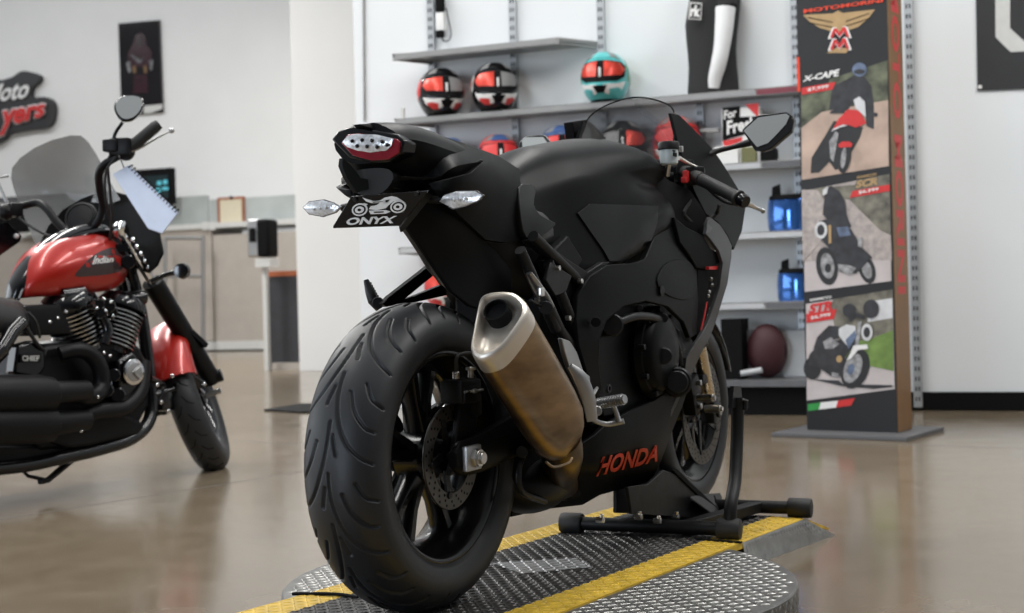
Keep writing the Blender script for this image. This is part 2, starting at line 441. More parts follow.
# back wall
BA = ground(236, 351) - WN * 1.2
tag(MB().box(BA + Vector((0, 0, 3.9)) - WN * .15 - WE * 4.5, (26, .3, 7.8), WROT).build('wall_back', 'wall'), kind='structure')
def BP(px, py, off=0): return plane_pt(px, py, BA + WN * off, WN)
CA = ground(236, 351)
def CP(px, py, off=0): return plane_pt(px, py, CA + WN * off, WN)
def slab(fn, poly, th=.01, off=0.0, n=None):
    """flat shape on a wall-like plane, th thick"""
    n = WN if n is None else n
    vs, fs, k = fill2d(poly, 400)
    a = [fn(x, y, off + th) for x, y in vs]
    return sheet_solid(a, [p - n * th for p in a], fs)
def boxpx(fn, x0, y0, x1, y1, depth, off=0):
    """upright box whose front face spans an image rectangle on plane fn, going back by depth"""
    a = fn(x0, (y0 + y1) / 2, off); c = fn(x1, (y0 + y1) / 2, off); t = fn((x0 + x1) / 2, y0, off).z; b = fn((x0 + x1) / 2, y1, off).z
    L = (c - a).dot(WE); mid = (a + c) / 2; mid.z = (t + b) / 2
    return MB().box(mid - WN * depth / 2, (L, depth, t - b), WROT)
# ================================================================ FAR BACKGROUND, LEFT
cb = boxpx(CP, -60, 233, 212.5, 343, 1.0).build('cabinet_body', 'cab', bevel=.004)
t = thing('reception_counter', 'long taupe reception counter with frosted glass top along the back wall', 'counter')
cb.parent = t
boxpx(CP, 214, 233, 300, 343, 1.0).build('cabinet_body', 'cab', t, bevel=.004)
boxpx(CP, -60, 343, 300, 351, .95, .02).build('plinth', 'offwhite', t)
boxpx(CP, -60, 228, 300, 233, 1.05, .04).build('counter_rail', 'offwhite', t)
boxpx(CP, 150, 197, 208, 228, .05, -.3).build('glass_panel', 'glass', t)
boxpx(CP, 210, 197, 297, 228, .05, -.3).build('glass_panel', 'glass', t)
for x in (205, 212): boxpx(CP, x - 3, 222, x + 3, 230, .1, .05).build('clamp', 'offwhite', t)
for x, y0, y1 in ((203, 236, 345), (165, 238, 345)):
    o = MB(); a = CP(x, y1, .5); c = CP(x, y0, .5); o.tube([(a.x, a.y, 0), (c.x, c.y, c.z)], .035, 10)
    tag(o.build('barrier_post', 'alu'), 'slim silver barrier post %s the reception counter' % ('nearer the white pillar, before' if x == 203 else 'nearer the red cruiser, before'), 'post', 'barrier posts at the counter')
for i, (y, x0, x1) in enumerate(((238, 165, 203), (276, 165, 203))):
    a, c = CP(x0, y, .5), CP(x1, y, .5)
    tag(MB().tube([a, c], .03, 8).build('barrier_rail', 'alu'), ('upper' if i == 0 else 'lower') + ' silver rail joining the two barrier posts at the counter', 'rail', 'barrier rails at the counter')
t = thing('framed_certificate', 'small red-framed certificate hung on the frosted glass of the counter', 'certificate')
boxpx(CP, 217.5, 197, 244, 225, .04, -.25).build('frame', mat('red_brown_wood', (.3, .1, .05), .5, nscale=20, nvar=.2), t)
boxpx(CP, 220, 199.5, 241.5, 222.5, .02, -.225).build('paper', mat('cream_paper', (.62, .56, .42), .7, nscale=30, nvar=.05), t)
MB().ball(CP(231, 197.5, -.21), .03, 6).build('clip', 'dull', t)
# monitor on the counter
t = thing('monitor', 'black monitor with cyan glyphs standing on the counter by the notepad', 'monitor')
boxpx(CP, 128, 169, 172, 205, .12, .1).build('housing', 'dull', t, bevel=.01)
boxpx(CP, 135, 176, 168, 199, .01, .11).build('screen', mat('dark_screen', (.02, .035, .04), .2, nscale=4, nvar=.2), t)
for x0, y0, x1, y1 in ((157, 181, 161, 185), (163, 180, 167, 184), (156, 188, 160, 193), (162, 187, 168, 190)):
    boxpx(CP, x0, y0, x1, y1, .01, .12).build('glyph', 'cyan', t)
boxpx(CP, 143, 205, 158, 227.5, .3, .0).build('stand', 'dull', t)
t = thing('office_printer', 'dark office printer on the counter seen through the smoked windscreen', 'printer')
boxpx(CP, -20, 196, 66, 207, .7, .1).build('lid', 'shelf_dark', t, bevel=.01)
boxpx(CP, -16, 207, 62, 231, .7, .06).build('housing', 'dull', t, bevel=.01)
boxpx(CP, 20, 232, 50, 234.5, .2, .25).build('tray', 'offwhite', t)
# sanitiser stand and podium
g = ground(283, 369)
def GP(px, py, off=0): return plane_pt(px, py, g + WN * off, WN)
t = thing('podium', 'black podium with a red-brown top and white edge by the pillar', 'podium')
boxpx(GP, 268, 275, 301, 368, .5).build('body', mat('charcoal_laminate', (.035, .035, .04), .4, nscale=10, nvar=.1), t, bevel=.005)
boxpx(GP, 267, 271, 302, 276, .54, .02).build('top', mat('terracotta_laminate', (.45, .13, .05), .45, nscale=10, nvar=.1), t)
boxpx(GP, 264, 270, 268, 369, .5, .0).build('edge_panel', 'offwhite', t)
boxpx(GP, 272, 363, 299, 371, .4, .1).build('foot', 'cab', t)
t = thing('hand_sanitizer_dispenser', 'silver and black hand sanitizer dispenser on a slim white post', 'dispenser')
boxpx(GP, 263, 262, 267, 371, .06, .3).build('post', 'offwhite', t)
boxpx(GP, 247, 219, 259, 257, .22, .42).build('housing', 'alu', t, bevel=.02)
boxpx(GP, 256, 219, 268.5, 257, .22, .43).build('front_cover', 'dull', t, bevel=.03)
boxpx(GP, 249, 228, 254, 242, .05, .45).build('sight_window', 'dull', t)
boxpx(GP, 255, 258, 270, 267, .2, .4).build('drip_tray', 'offwhite', t)
# poster
t = thing('framed_poster', 'tall glossy black framed poster high on the left wall', 'poster')
slab(BP, [(118.2, 23.5), (158.8, 20), (162.3, 112), (121.5, 115)], .06).build('panel', mat('glossy_black_print', (.012, .01, .012), .06, coat=.5, nscale=2, nvar=.3), t)
mrn = mat('faint_maroon_print', (.035, .012, .018), .25, nscale=6, nvar=.3); tanp = mat('faint_tan_print', (.16, .09, .04), .3, nscale=6, nvar=.3); gp = mat('faint_grey_print', (.2, .2, .21), .3, nscale=6, nvar=.3)
for poly, mt in (([(133, 44), (136, 35), (141, 33), (145, 37), (146, 45), (152, 52), (151, 66), (129, 67), (128, 53)], mrn),
                 ([(137, 37), (141, 35), (144, 38), (143, 45), (139, 47), (137, 43)], gp),
                 ([(130, 55), (132, 54), (140, 60), (147, 53), (148.5, 54.5), (141, 63), (138, 63)], gp),
                 ([(126, 63), (130, 61), (131, 72), (128.5, 73)], gp), ([(149, 60), (153, 60), (152, 70), (150, 70)], gp),
                 ([(132, 66), (136, 65), (136, 73), (133, 73)], tanp), ([(143, 65), (147, 65), (147, 73), (144, 73)], tanp),
                 ([(134, 75), (147, 75), (148, 93), (133, 93)], mrn)):
    slab(BP, poly, .003, .06).build('print', mt, t)
slab(BP, [(144, 106), (162, 104), (162, 109), (150, 113), (143.5, 113)], .004, .06).build('caption_strip', 'offwhite', t)
# wall sign, cut-out lettering
t = thing('wall_sign', 'cut-out wall sign with white script over red bold letters, edged black', 'sign')
def blob(poly): return [(p.x, p.y) for p in cat([Vector((*q, 0)) for q in poly], 3, True)]
back1 = blob([(-14, 84), (2, 80), (12, 77), (22, 71), (34, 73), (40, 77), (37, 83), (32, 87), (31, 97), (45, 97), (53, 103), (53, 118), (47, 127), (33, 129), (10, 133), (3, 140), (-14, 142)])
slab(BP, back1, .12).build('backing', mat('sign_black', (.03, .03, .032), .5, nscale=10, nvar=.1), t)
def txtpx(fn, quad, s, off, th, shear=0, offset=0.0):
    V2, fs = text2d(s, shear, offset); q = [Vector(p) for p in quad]; a = []
    for u, v in V2:
        p = (q[0] * (1 - u) + q[1] * u) * (1 - v) + (q[3] * (1 - u) + q[2] * u) * v
        a.append(fn(p.x, p.y, off + th))
    return sheet_solid(a, [p + (fn(512, 300, 0) - fn(512, 300, th)) for p in a], fs)
txtpx(BP, [(-16, 103.5), (27, 98), (31, 78), (-12, 86)], 'Moto', .12, .03, .15, .02).build('white_script_lettering', 'white', t)
txtpx(BP, [(-2, 138), (44, 122), (46, 102), (0, 110)], 'yers', .12, .025, .12, .055).build('letter_outline', 'white', t)
txtpx(BP, [(-1, 136), (43, 121), (45, 103.5), (1, 111)], 'yers', .145, .03, .12, .03).build('red_lettering', 'redflat', t)
# floor plate behind the tyre
a = ground(290, 409.5)
tag(MB().prism([ground(264, 411), ground(300, 413.5), ground(345, 412), ground(345, 404), ground(300, 405)], (0, 0, .012)).build('floor_mat', 'dull'), 'thin black floor mat lying behind the big rear tyre', 'mat')
# ================================================================ SHELVING ON THE RIGHT WALL
SHD = .3
def upright(px, label, z1=4.4, z0=.02):
    s_ = WSZ(px, 120, .03)[0]
    b = MB().box(WS(s_, (z0 + z1) / 2, .018), (.05, .036, z1 - z0), WROT)
    o = b.build('slotted_upright', 'upright', bevel=.002)
    sl = MB(); z = z0 + .05
    while z < 3.4:
        sl.box(WS(s_ - .009, z, .0365), (.008, .003, .026), WROT); sl.box(WS(s_ + .009, z, .0365), (.008, .003, .026), WROT); z += .06
    q = sl.build('slots', 'dull', o); q['kind'] = 'stuff'
    return tag(o, label, 'upright', 'slotted uprights on the right wall')
upright(433, 'slotted wall upright beside the white cable box')
upright(515, 'slotted wall upright behind the right one of the two paired helmets')
upright(603, 'slotted wall upright above the teal and orange helmet')
upright(700, 'slotted wall upright left of the black and red carton')
upright(797, 'slotted wall upright right at the left edge of the banner')
upright(911, 'slotted wall upright right of the bronze banner side')
def shelf(px0, px1, py, name_label, strips, th=.045, depth=.29, z=None, off=SHD, full=None, shl=0, shr=0):
    s0, z0 = WSZ(px0, py, off); s1 = WSZ(px1, py, off)[0]; z = z0 if z is None else z
    t = thing('wall_shelf', name_label, 'shelf', WS((s0 + s1) / 2, z - th, off - depth / 2))
    t.rotation_euler = (0, 0, WROT); L = s1 - s0
    b = MB(); prof = [(-depth / 2, 0), (-depth / 2, .028 - th + .0), (depth / 2 - .0, .03 - th), (depth / 2, th * .3), (depth / 2, th)]
    # deck, front lip
    b.prism([(-L / 2, -depth / 2, th - .024), (L / 2, -depth / 2, th - .024), (L / 2 + shr, depth / 2, th - .024), (-L / 2 + shl, depth / 2, th - .024)], (0, 0, .024)); b.box((0, -depth / 2 + .008, th / 2), (L, .016, th)); 
    b.build('deck', 'shelf', t, bevel=.002)
    for x, sh in ((-L / 2 + .01, shl), (L / 2 - .01, shr)): MB().loft([[(x - .006 + sh, depth / 2, th), (x - .006, -depth / 2 + .01, th), (x - .006, -depth / 2 + .01, .003), (x - .006 + sh, depth / 2, 0)], [(x + .006 + sh, depth / 2, th), (x + .006, -depth / 2 + .01, th), (x + .006, -depth / 2 + .01, .003), (x + .006 + sh, depth / 2, .0)]]).build('bracket', 'shelf', t)
    t['group'] = 'wall shelves beside the banner'
    for a, c, mt in strips:
        sa, sc = WSZ(a, py, off)[0] - (s0 + s1) / 2, WSZ(c, py, off)[0] - (s0 + s1) / 2
        MB().box(((sa + sc) / 2, -depth / 2 - .002, th * .52), (sc - sa, .006, th * .7)).build('price_strip', mt, t)
    t['z'] = z; return z
zs1 = shelf(392, 559, 44, 'short upper wall shelf, empty, above the paired helmets', [(395, 556, 'shelf')], z=2.385, shl=.17, shr=.19)
zs2 = shelf(394, 830, 106, 'long wall shelf carrying the paired helmets, teal helmet and torso', [(396, 755, 'shelf'), (757, 828, 'maroon')], z=1.955, shl=.17)
zs3 = shelf(398, 830, 166, 'wall shelf carrying the black and red carton', [(560, 760, 'strip'), (762, 828, 'shelf_dark')], z=WSZ(755, 162, SHD)[1])
zs4 = shelf(398, 830, 234, 'wall shelf carrying the upper blue visor', [(400, 828, 'strip')], z=WSZ(770, 231.5, SHD)[1])
zs5 = shelf(398, 830, 304, 'wall shelf carrying the lower blue visor', [(400, 764, 'strip'), (766, 828, 'shelf_dark')], z=WSZ(770, 302, SHD)[1])
del_keys = [o for o in scene.objects if 'z' in o]
for o in del_keys: del o['z']
s0, s1 = WSZ(560, 385, .42)[0], WSZ(835, 385, .42)[0]
zb = WSZ(770, 380, .42)[1]
t = thing('display_plinth', 'lowest dark display shelf on a black kick base by the banner', 'shelf', WS((s0 + s1) / 2, 0, .235), WROT)
L = s1 - s0
MB().box((0, -.01, zb - .02), (L, .41, .04)).build('deck', 'shelf_dark', t, bevel=.002)
MB().box((-L * .2, -.218, zb - .02), (L * .45, .006, .03)).build('price_strip', 'strip', t)
MB().box((0, .02, zb / 2 - .02), (L - .04, .38, zb - .04)).build('kick_base', 'dull', t)
# helmets ------------------------------------------------------------
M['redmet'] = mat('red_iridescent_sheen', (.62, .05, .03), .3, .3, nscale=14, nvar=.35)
def hs(az, el, k=1.0):
    a, e = math.radians(az), math.radians(el)
    ce = math.cos(e); fx = .158 * (abs(ce) ** .85)
    front = max(0, math.cos(a)); fw = .035 * front ** 2 * math.exp(-((el + 28) / 22) ** 2)
    back = max(0, -math.cos(a)) * (.012 if el > -20 else -.02)
    x = (fx + fw + back) * math.cos(a); y = .127 * (abs(ce) ** .8) * math.sin(a); z = .14 * math.sin(e)
    z = max(z, -.118 - .012 * front)
    return Vector((x, y, z)) * k
def hpatch(poly, k=1.018, th=.010):
    vs, fs, n = fill2d(poly, 9)
    return sheet_solid([hs(a, e, k) for a, e in vs], [hs(a, e, k - th) for a, e in vs], fs)
def helmet(p, rz, label, cols, sc=1.2, group='helmets on the wall shelves'):
    t = thing('motorcycle_helmet', label, 'helmet', p + Vector((0, 0, .128 * sc)), rz, group)
    b = MB(); b.loft([[hs(az, el) for az in range(0, 360, 9)] for el in (-88, -62, -56, -50, -42, -34, -26, -18, -10, 0, 10, 20, 30, 40, 50, 60, 70, 78, 84, 88)])
    b.build('shell', cols['shell'], t, 60)
    hpatch([(-72, 22), (-60, 31), (0, 34), (60, 31), (72, 22), (64, -2), (40, -14), (0, -17), (-40, -14), (-64, -2)], 1.012).build('visor', cols['visor'], t)
    for s_ in (-1, 1):
        def mz(q): return [(a * s_, e) for a, e in q][:: s_]
        hpatch(mz([(8, -22), (40, -19), (66, -12), (60, -30), (30, -46), (12, -42)])).build('cheek_stripe', cols['cheek'], t)
        hpatch(mz([(24, -32), (44, -27), (58, -28), (42, -44), (24, -46)]), 1.026).build('cheek_flash', cols['flash'], t)
        hpatch(mz([(74, 24), (100, 42), (140, 30), (150, 0), (110, -18), (76, -6)])).build('side_panel', cols['side'], t)
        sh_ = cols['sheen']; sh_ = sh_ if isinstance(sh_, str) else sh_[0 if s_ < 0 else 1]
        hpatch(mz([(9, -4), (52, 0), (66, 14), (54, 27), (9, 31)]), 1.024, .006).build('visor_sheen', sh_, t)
        hpatch(mz([(14, 44), (40, 42), (60, 36), (46, 56), (20, 68)]), 1.022, .006).build('crown_stripe', cols.get('crown', 'grey'), t)
        hpatch(mz([(80, 10), (100, 26), (126, 18), (120, 0), (96, -4)]), 1.03, .006).build('side_flash', cols['flash'], t)
    hpatch([(-30, 40), (30, 40), (22, 66), (-22, 66)], 1.03).build('top_vent', cols['vent'], t)
    MB().box((.166, 0, .012), (.012, .012, .05), bev=.004).build('visor_tab', 'white', t)
    hpatch([(-18, -24), (18, -24), (10, -40), (-10, -40)], 1.04).build('chin_vent', 'dull', t)
    MB().tube([hs(s, -60, 1.0) * 1.0 for s in range(0, 361, 15)], .008, 8, caps=False).build('neck_roll', 'dull', t)
    t.scale = (sc, sc, sc); return t
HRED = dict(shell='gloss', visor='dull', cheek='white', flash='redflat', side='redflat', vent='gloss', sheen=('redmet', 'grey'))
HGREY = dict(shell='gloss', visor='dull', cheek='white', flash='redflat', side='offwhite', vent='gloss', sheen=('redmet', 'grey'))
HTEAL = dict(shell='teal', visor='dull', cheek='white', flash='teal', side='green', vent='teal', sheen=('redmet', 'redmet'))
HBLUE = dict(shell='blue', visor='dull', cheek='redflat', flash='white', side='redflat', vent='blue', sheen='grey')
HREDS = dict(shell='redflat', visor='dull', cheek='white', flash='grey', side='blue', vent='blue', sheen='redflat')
def on_shelf(px, zz, off=.2): 
    s_ = WSZ(px, 100, off)[0]; return WS(s_, zz, off)
face = -PI / 2
helmet(on_shelf(441, zs2), face + .25, 'black and red helmet, left one of the pair on the long shelf', HRED)
helmet(on_shelf(495, zs2), face + .12, 'black helmet with grey visor, right one of the pair on the long shelf', HGREY)
th_ = helmet(on_shelf(606, zs2), face - .25, 'teal helmet with orange visor standing alone on the long shelf', HTEAL)
helmet(on_shelf(449, zs3), face + .2, 'dark blue helmet barely showing above the tail cowl', HBLUE, 1.1)
helmet(on_shelf(497, zs3), face + .1, 'red helmet with blue crown behind the tank, left of the far mirror', HREDS, 1.1)
helmet(on_shelf(560, zs3), face, 'blue and red helmet between far mirror and windscreen', dict(HREDS, shell='blue'))
helmet(on_shelf(622, zs3), face - .1, 'black helmet with red trim seen through the clear windscreen', dict(HRED, visor='dull', sheen=('grey', 'redmet'), side='dull'))
helmet(on_shelf(676, zs3), face - .1, 'red helmet seen through the windscreen just left of the fluid reservoir', dict(HREDS, shell='redflat', vent='redflat'))
helmet(on_shelf(443, zs5), face + .1, 'red helmet with white chin seen through the passenger footpeg bracket', dict(HRED, shell='redflat', visor='redflat', cheek='white', vent='redflat'))
# carton and boxes on shelf 3
t = thing('carton', 'black and white carton with red corner on the shelf behind the mirror', 'carton')
c0 = WSZ(722, 150, .26)[0]; c1 = WSZ(760, 150, .26)[0]; 
MB().box(WS((c0 + c1) / 2, zs3 + .17, .18), (c1 - c0, .14, .34), WROT).build('body', 'white', t, bevel=.003)
def XP(px, py, off=0): return plane_pt(px, py, WS(0, 0, .251), WN) + WN * off
slab(XP, [(722.5, 107.5), (740, 106), (740, 117), (758, 116), (758, 131), (722.5, 141)], .002).build('black_print', 'dull', t)
slab(XP, [(745, 104.5), (758.5, 103), (758.5, 118)], .002).build('red_corner', 'redflat', t)
slab(XP, [(723, 141), (742, 137), (742, 141), (724, 148)], .002).build('red_band', 'redflat', t)
txtpx(XP, [(724, 120), (737, 116.5), (736.5, 108), (723.5, 111)], 'For', .002, .002, .1, .03).build('white_lettering', 'white', t)
txtpx(XP, [(727, 135), (757, 128), (755, 116), (726, 121)], 'Fresh', .002, .002, .1, .03).build('white_lettering', 'white', t)
def carton(x0, x1, y0, zz, off, dep, label, mt, name='box', cat_='box'):
    a, c = WSZ(x0, 150, off)[0], WSZ(x1, 150, off)[0]; zt = WSZ((x0 + x1) / 2, y0, off)[1]
    o = MB().box(WS((a + c) / 2, (zz + zt) / 2, off - dep / 2), (c - a, dep, zt - zz), WROT).build(name, mt, bevel=.004)
    return tag(o, label, cat_)
carton(714, 738, 146, zs3, .28, .05, 'low white box in front of the black and red carton', 'white')
carton(741, 756, 147, zs3, .28, .08, 'small olive box under the mirror of the black sport motorcycle', mat('olive_card', (.16, .16, .07), .7, nscale=20, nvar=.1))
carton(760, 775, 148, zs3, .27, .1, 'small black box at the right end of the carton shelf', 'dull')
tag(MB().bar(WP(697, 131, .1), WP(719, 130, .1), .05, .02).build('accessory_bar', 'offwhite'), 'pale horizontal hanging bar on the wall left of the carton', 'bar')
# visors
def visor(px, py0, py1, zz, label, wpx):
    off = .17; s_ = WSZ(px, 200, off)[0]; zt = WSZ(px, py0, off + .1)[1]
    t = thing('display_visor', label, 'visor', WS(s_, zz, off), WROT, 'blue mirrored visors')
    h = (zt - zz); r = wpx / 2 * 8.2 / FPX
    rows = [[Vector((rr * math.cos(a), rr * math.sin(a) * .85, z)) for a in np.linspace(-PI * .98, PI * -.02, 22)] for rr, z in ((r * .94, 0), (r, h * .15), (r * 1.02, h * .5), (r * .98, h * .88), (r * .95, h * .94))]
    inner = [[p * .95 + Vector((0, 0, p.z * .05)) for p in q] for q in rows]
    b = MB(); b.sheet(rows); b.sheet(inner); b.build('mirrored_shield', 'bluevisor', t)
    MB().lathe([(r * .9, h * .92), (r * .93, h * .93), (r * .9, h * 1.04), (r * .75, h * 1.06)], (0, 0, 0), (0, 0, 1), 28).build('black_brow', 'dull', t)
    MB().prism([(-r * .75, -r * .4, h), (-r * .4, -r * .4, h), (-r * .42, -r * .4, h * 1.38), (-r * .72, -r * .4, h * 1.30)], (0, .03, 0)).build('side_tab', 'dull', t)
    MB().box((0, r * .4, h * .4), (r * 1.5, r * .5, h * .8)).build('stand_block', 'grey', t)
visor(792, 196, 230, zs4, 'blue mirrored visor with black brow, upper of the two', 50)
visor(797, 270, 300, zs5, 'blue mirrored visor with black brow, lower of the two', 44)
# bottom shelf goods
carton(716, 737, 319, zb, .36, .2, 'black box on the lowest shelf against the front wheel', 'dull')
carton(738, 757, 330, zb, .22, .1, 'dark grey box on the lowest shelf beside the round bag', 'shelf_dark')
t = thing('helmet_bag', 'dark red and black round helmet bag on the lowest shelf', 'bag')
pc = WP(767, 345, .22)
MB().ball((pc.x, pc.y, zb + .165), .165, 14, (.75, .6, 1)).build('bag_body', mat('dark_red_nylon', (.05, .012, .016), .6, nscale=60, bump=.2), t)
MB().lathe([(.1, 0), (.12, .01), (.115, .02)], (pc.x, pc.y, zb + .165) , WN, 24).build('bag_panel', 'dull', t)
carton(777, 806, 330, zb, .12, .08, 'pale grey panel standing at the back of the lowest shelf', 'strip', 'backing_board', 'board')
tag(MB().tube([WP(741, 373.5, .38), WP(762, 370, .38)], .018, 10).build('handlebar_grip', 'strip'), 'small pale tube lying on the front of the lowest shelf', 'tube')
# cable box on upright
t = thing('cable_box', 'white cable box with black cord hanging by the leftmost upright', 'device')
q = WP(441, 22, .05)
MB().box(q, (.06, .05, .12), WROT, .008).build('housing', 'white', t)
MB().box(WP(440, 3, .05), (.06, .04, .12), WROT, .01).build('upper_plug', 'dull', t)
MB().box(WP(440, 34, .05), (.055, .04, .05), WROT, .01).build('lower_plug', 'dull', t)
MB().tube([WP(441, 36, .06), WP(444, 41, .07), WP(449, 40, .07), WP(451, 33, .07), WP(449, 22, .07), WP(446, 8, .06)], .004, 8, sm=5).build('cord', 'dull', t)
tag(MB().tube([WP(363.5, -5, .01), WP(364.5, 121, .01)], .008, 8).build('wall_conduit', 'shelf'), 'thin grey vertical conduit on the wall left of the shelves', 'conduit')
tag(MB().box(WS(WSZ(403, 112, .3)[0], zs2 + .03, .3), (.02, .02, .07), WROT).build('sign_holder', 'offwhite'), 'tiny pale sign holder at the left end of the long shelf', 'sign holder')
# mannequin ---------------------------------------------------------
t = thing('mannequin_torso', 'white mannequin torso in a black tee at the right of the long shelf', 'mannequin')
Zt = zs2
def mq(px, py, off): return WP(px, py, off)
rows = []
for y, xl, xr in ((90, 687.5, 739), (80, 688.5, 738), (66, 689, 736.5), (52, 688, 736), (38, 686.5, 737), (24, 685.5, 738.5), (10, 687.5, 740), (-4, 690, 741), (-18, 694, 738), (-30, 702, 731), (-38, 710, 724)):
    a, c = mq(xl, y, .15), mq(xr, y, .15); a.z = c.z = mq((xl + xr) / 2, y, .15).z
    mid = (a + c) / 2; r = (c - a).length / 2
    rows.append([mid + WE * r * math.cos(q) + WN * .115 * math.sin(q) * (1 if y > -10 else .8) for q in np.linspace(0, 2 * PI, 29)[:-1]])
dz = rows[0][0].z - (Zt + .001)
rows[0] = [Vector((p.x, p.y, Zt + .001)) for p in rows[0]]
MB().loft(rows).build('black_tshirt', 'shirt', t, 50)
MB().tube([mq(722, -14, .24), mq(728, 8, .27)], [.062, .066, .058], 16, sm=4).build('sleeve', 'shirt', t)
MB().tube([mq(725.5, 8, .27), mq(724, 28, .28), mq(722, 46, .285), mq(719, 62, .28), mq(715, 78, .26), mq(714, 88, .25)], [.062, .057, .05, .048, .042, .034], 16, sm=4).build('arm', 'skinw', t)
def MP(px, py, off=0): return WP(px, py, .30 + off)
slab(MP, [(690, 2), (702, 3), (701, 20), (688, 19)], .003).build('logo_box', 'offwhite', t)
slab(MP, [(691, 3.4), (701, 4.2), (700, 18.8), (689.3, 18)], .003, .003).build('logo_ground', 'shirt', t)
txtpx(MP, [(690, 16.5), (700, 17), (701, 5.5), (691, 5)], 'rk', .006, .003, 0, .05).build('logo_lettering', 'white', t)
# poster on right wall ---------------------------------------------
t = thing('wall_panel_sign', 'large black wall panel with white block outline at the top right', 'sign')
slab(WP, [(975, -60), (1100, -64), (1100, 86), (977.3, 90.6)], .012).build('panel', mat('matt_black_panel', (.018, .018, .019), .5, nscale=10, nvar=.1), t)
slab(WP, [(995, -60), (1010, -60), (1010, 28), (1024, 41), (1060, 39), (1060, 49.5), (1010.5, 52), (995.5, 37)], .003, .012).build('block_stroke', 'offwhite', t)
MB().cyl(WP(980, 87, .01), WP(980, 87, .022), .012).build('screw_cap', 'white', t)
# ================================================================ BANNER
b0 = ground(807, 430.2, .02); b1 = ground(898, 433.2, .02); BE = (b1 - b0); BL = BE.length; BE.normalize(); BN = Vector((BE.y, -BE.x, 0))
if BN.dot(CAM - b0) < 0: BN = -BN
BD = .2; brot = math.atan2(BE.y, BE.x)
t = thing('display_banner', 'tall box banner with three motorcycle pictures on a dark square base', 'banner', b0 + BE * BL / 2 - BN * BD / 2 - Vector((0, 0, .02)), brot)
t.location.z = 0
inv = Matrix.Translation(t.location) @ Matrix.Rotation(brot, 4, 'Z'); inv = inv.inverted()
def addto(mb, name, mt, par=None, **k):
    mb.b.transform(inv); return mb.build(name, mt, par or t, **k)
MB().box((.0, -.01, .011), (BL + .22, BD + .36, .022), bev=.003).build('base_plate', 'shelf_dark', t)
body = MB().box((0, 0, 1.17), (BL, BD, 2.3)).build('box_body', mat('banner_black', (.012, .012, .0135), .4, nscale=10, nvar=.05), t, bevel=.002)
MB().box((BL / 2 + .0015, 0, 1.17), (.003, BD - .004, 2.29)).build('bronze_side', 'bronze', t)
def FP(px, py, off=0): return plane_pt(px, py, b0, BN) + BN * off
def fx(poly, mt, nm='print', off=.001, par=None):
    vs, fs, k = fill2d(poly, 500); a = [FP(x, y, off + .001) for x, y in vs]
    return addto(sheet_solid(a, [p - BN * .0012 for p in a], fs), nm, mt, par)
def ft(quad, s, mt, off=.004, shear=.0, offset=.02, nm='lettering', par=None):
    V2, fs = text2d(s, shear, offset); q = [Vector(p) for p in quad]; a = []
    for u, v in V2:
        p = (q[0] * (1 - u) + q[1] * u) * (1 - v) + (q[3] * (1 - u) + q[2] * u) * v; a.append(FP(p.x, p.y, off + .001))
    return addto(sheet_solid(a, [p - BN * .001 for p in a], fs), nm, mt, par)
P = dict(
 forest=mat('print_forest', (.1, .11, .07), .5, nscale=14, nvar=.75), dust=mat('print_dust', (.5, .37, .3), .5, nscale=8, nvar=.2),
 gravel=mat('print_gravel', (.42, .37, .35), .5, nscale=30, nvar=.25), hill=mat('print_scrub', (.16, .15, .12), .5, nscale=18, nvar=.6),
 road=mat('print_road', (.55, .5, .5), .5, nscale=12, nvar=.08), lawn=mat('print_lawn', (.16, .26, .06), .5, nscale=14, nvar=.3),
 sky=mat('print_sky', (.45, .55, .65), .5, nscale=5, nvar=.1), dark=mat('print_dark', (.03, .03, .035), .5, nscale=20, nvar=.4),
 bik=mat('print_blue_tank', (.12, .16, .25), .4, nscale=20, nvar=.4), tyre=mat('print_tyre', (.02, .02, .022), .5, nscale=20, nvar=.2),
 spoke=mat('print_metal', (.3, .3, .31), .5, nscale=40, nvar=.5), gold=mat('print_gold', (.45, .3, .14), .45, nscale=20, nvar=.1), pale=mat('print_pale', (.65, .66, .68), .5, nscale=20, nvar=.1))
def ell(cx, cy, rx, ry, rot=0, n=20): return [(cx + rx * math.cos(a) * math.cos(rot) - ry * math.sin(a) * math.sin(rot), cy + rx * math.cos(a) * math.sin(rot) + ry * math.sin(a) * math.cos(rot)) for a in [2 * PI * k / n for k in range(n)]]
# left red/white edge
fx([(796.8, 57), (799.5, 57), (800.5, 92), (797.6, 92)], 'orange', 'red_edge', .001)
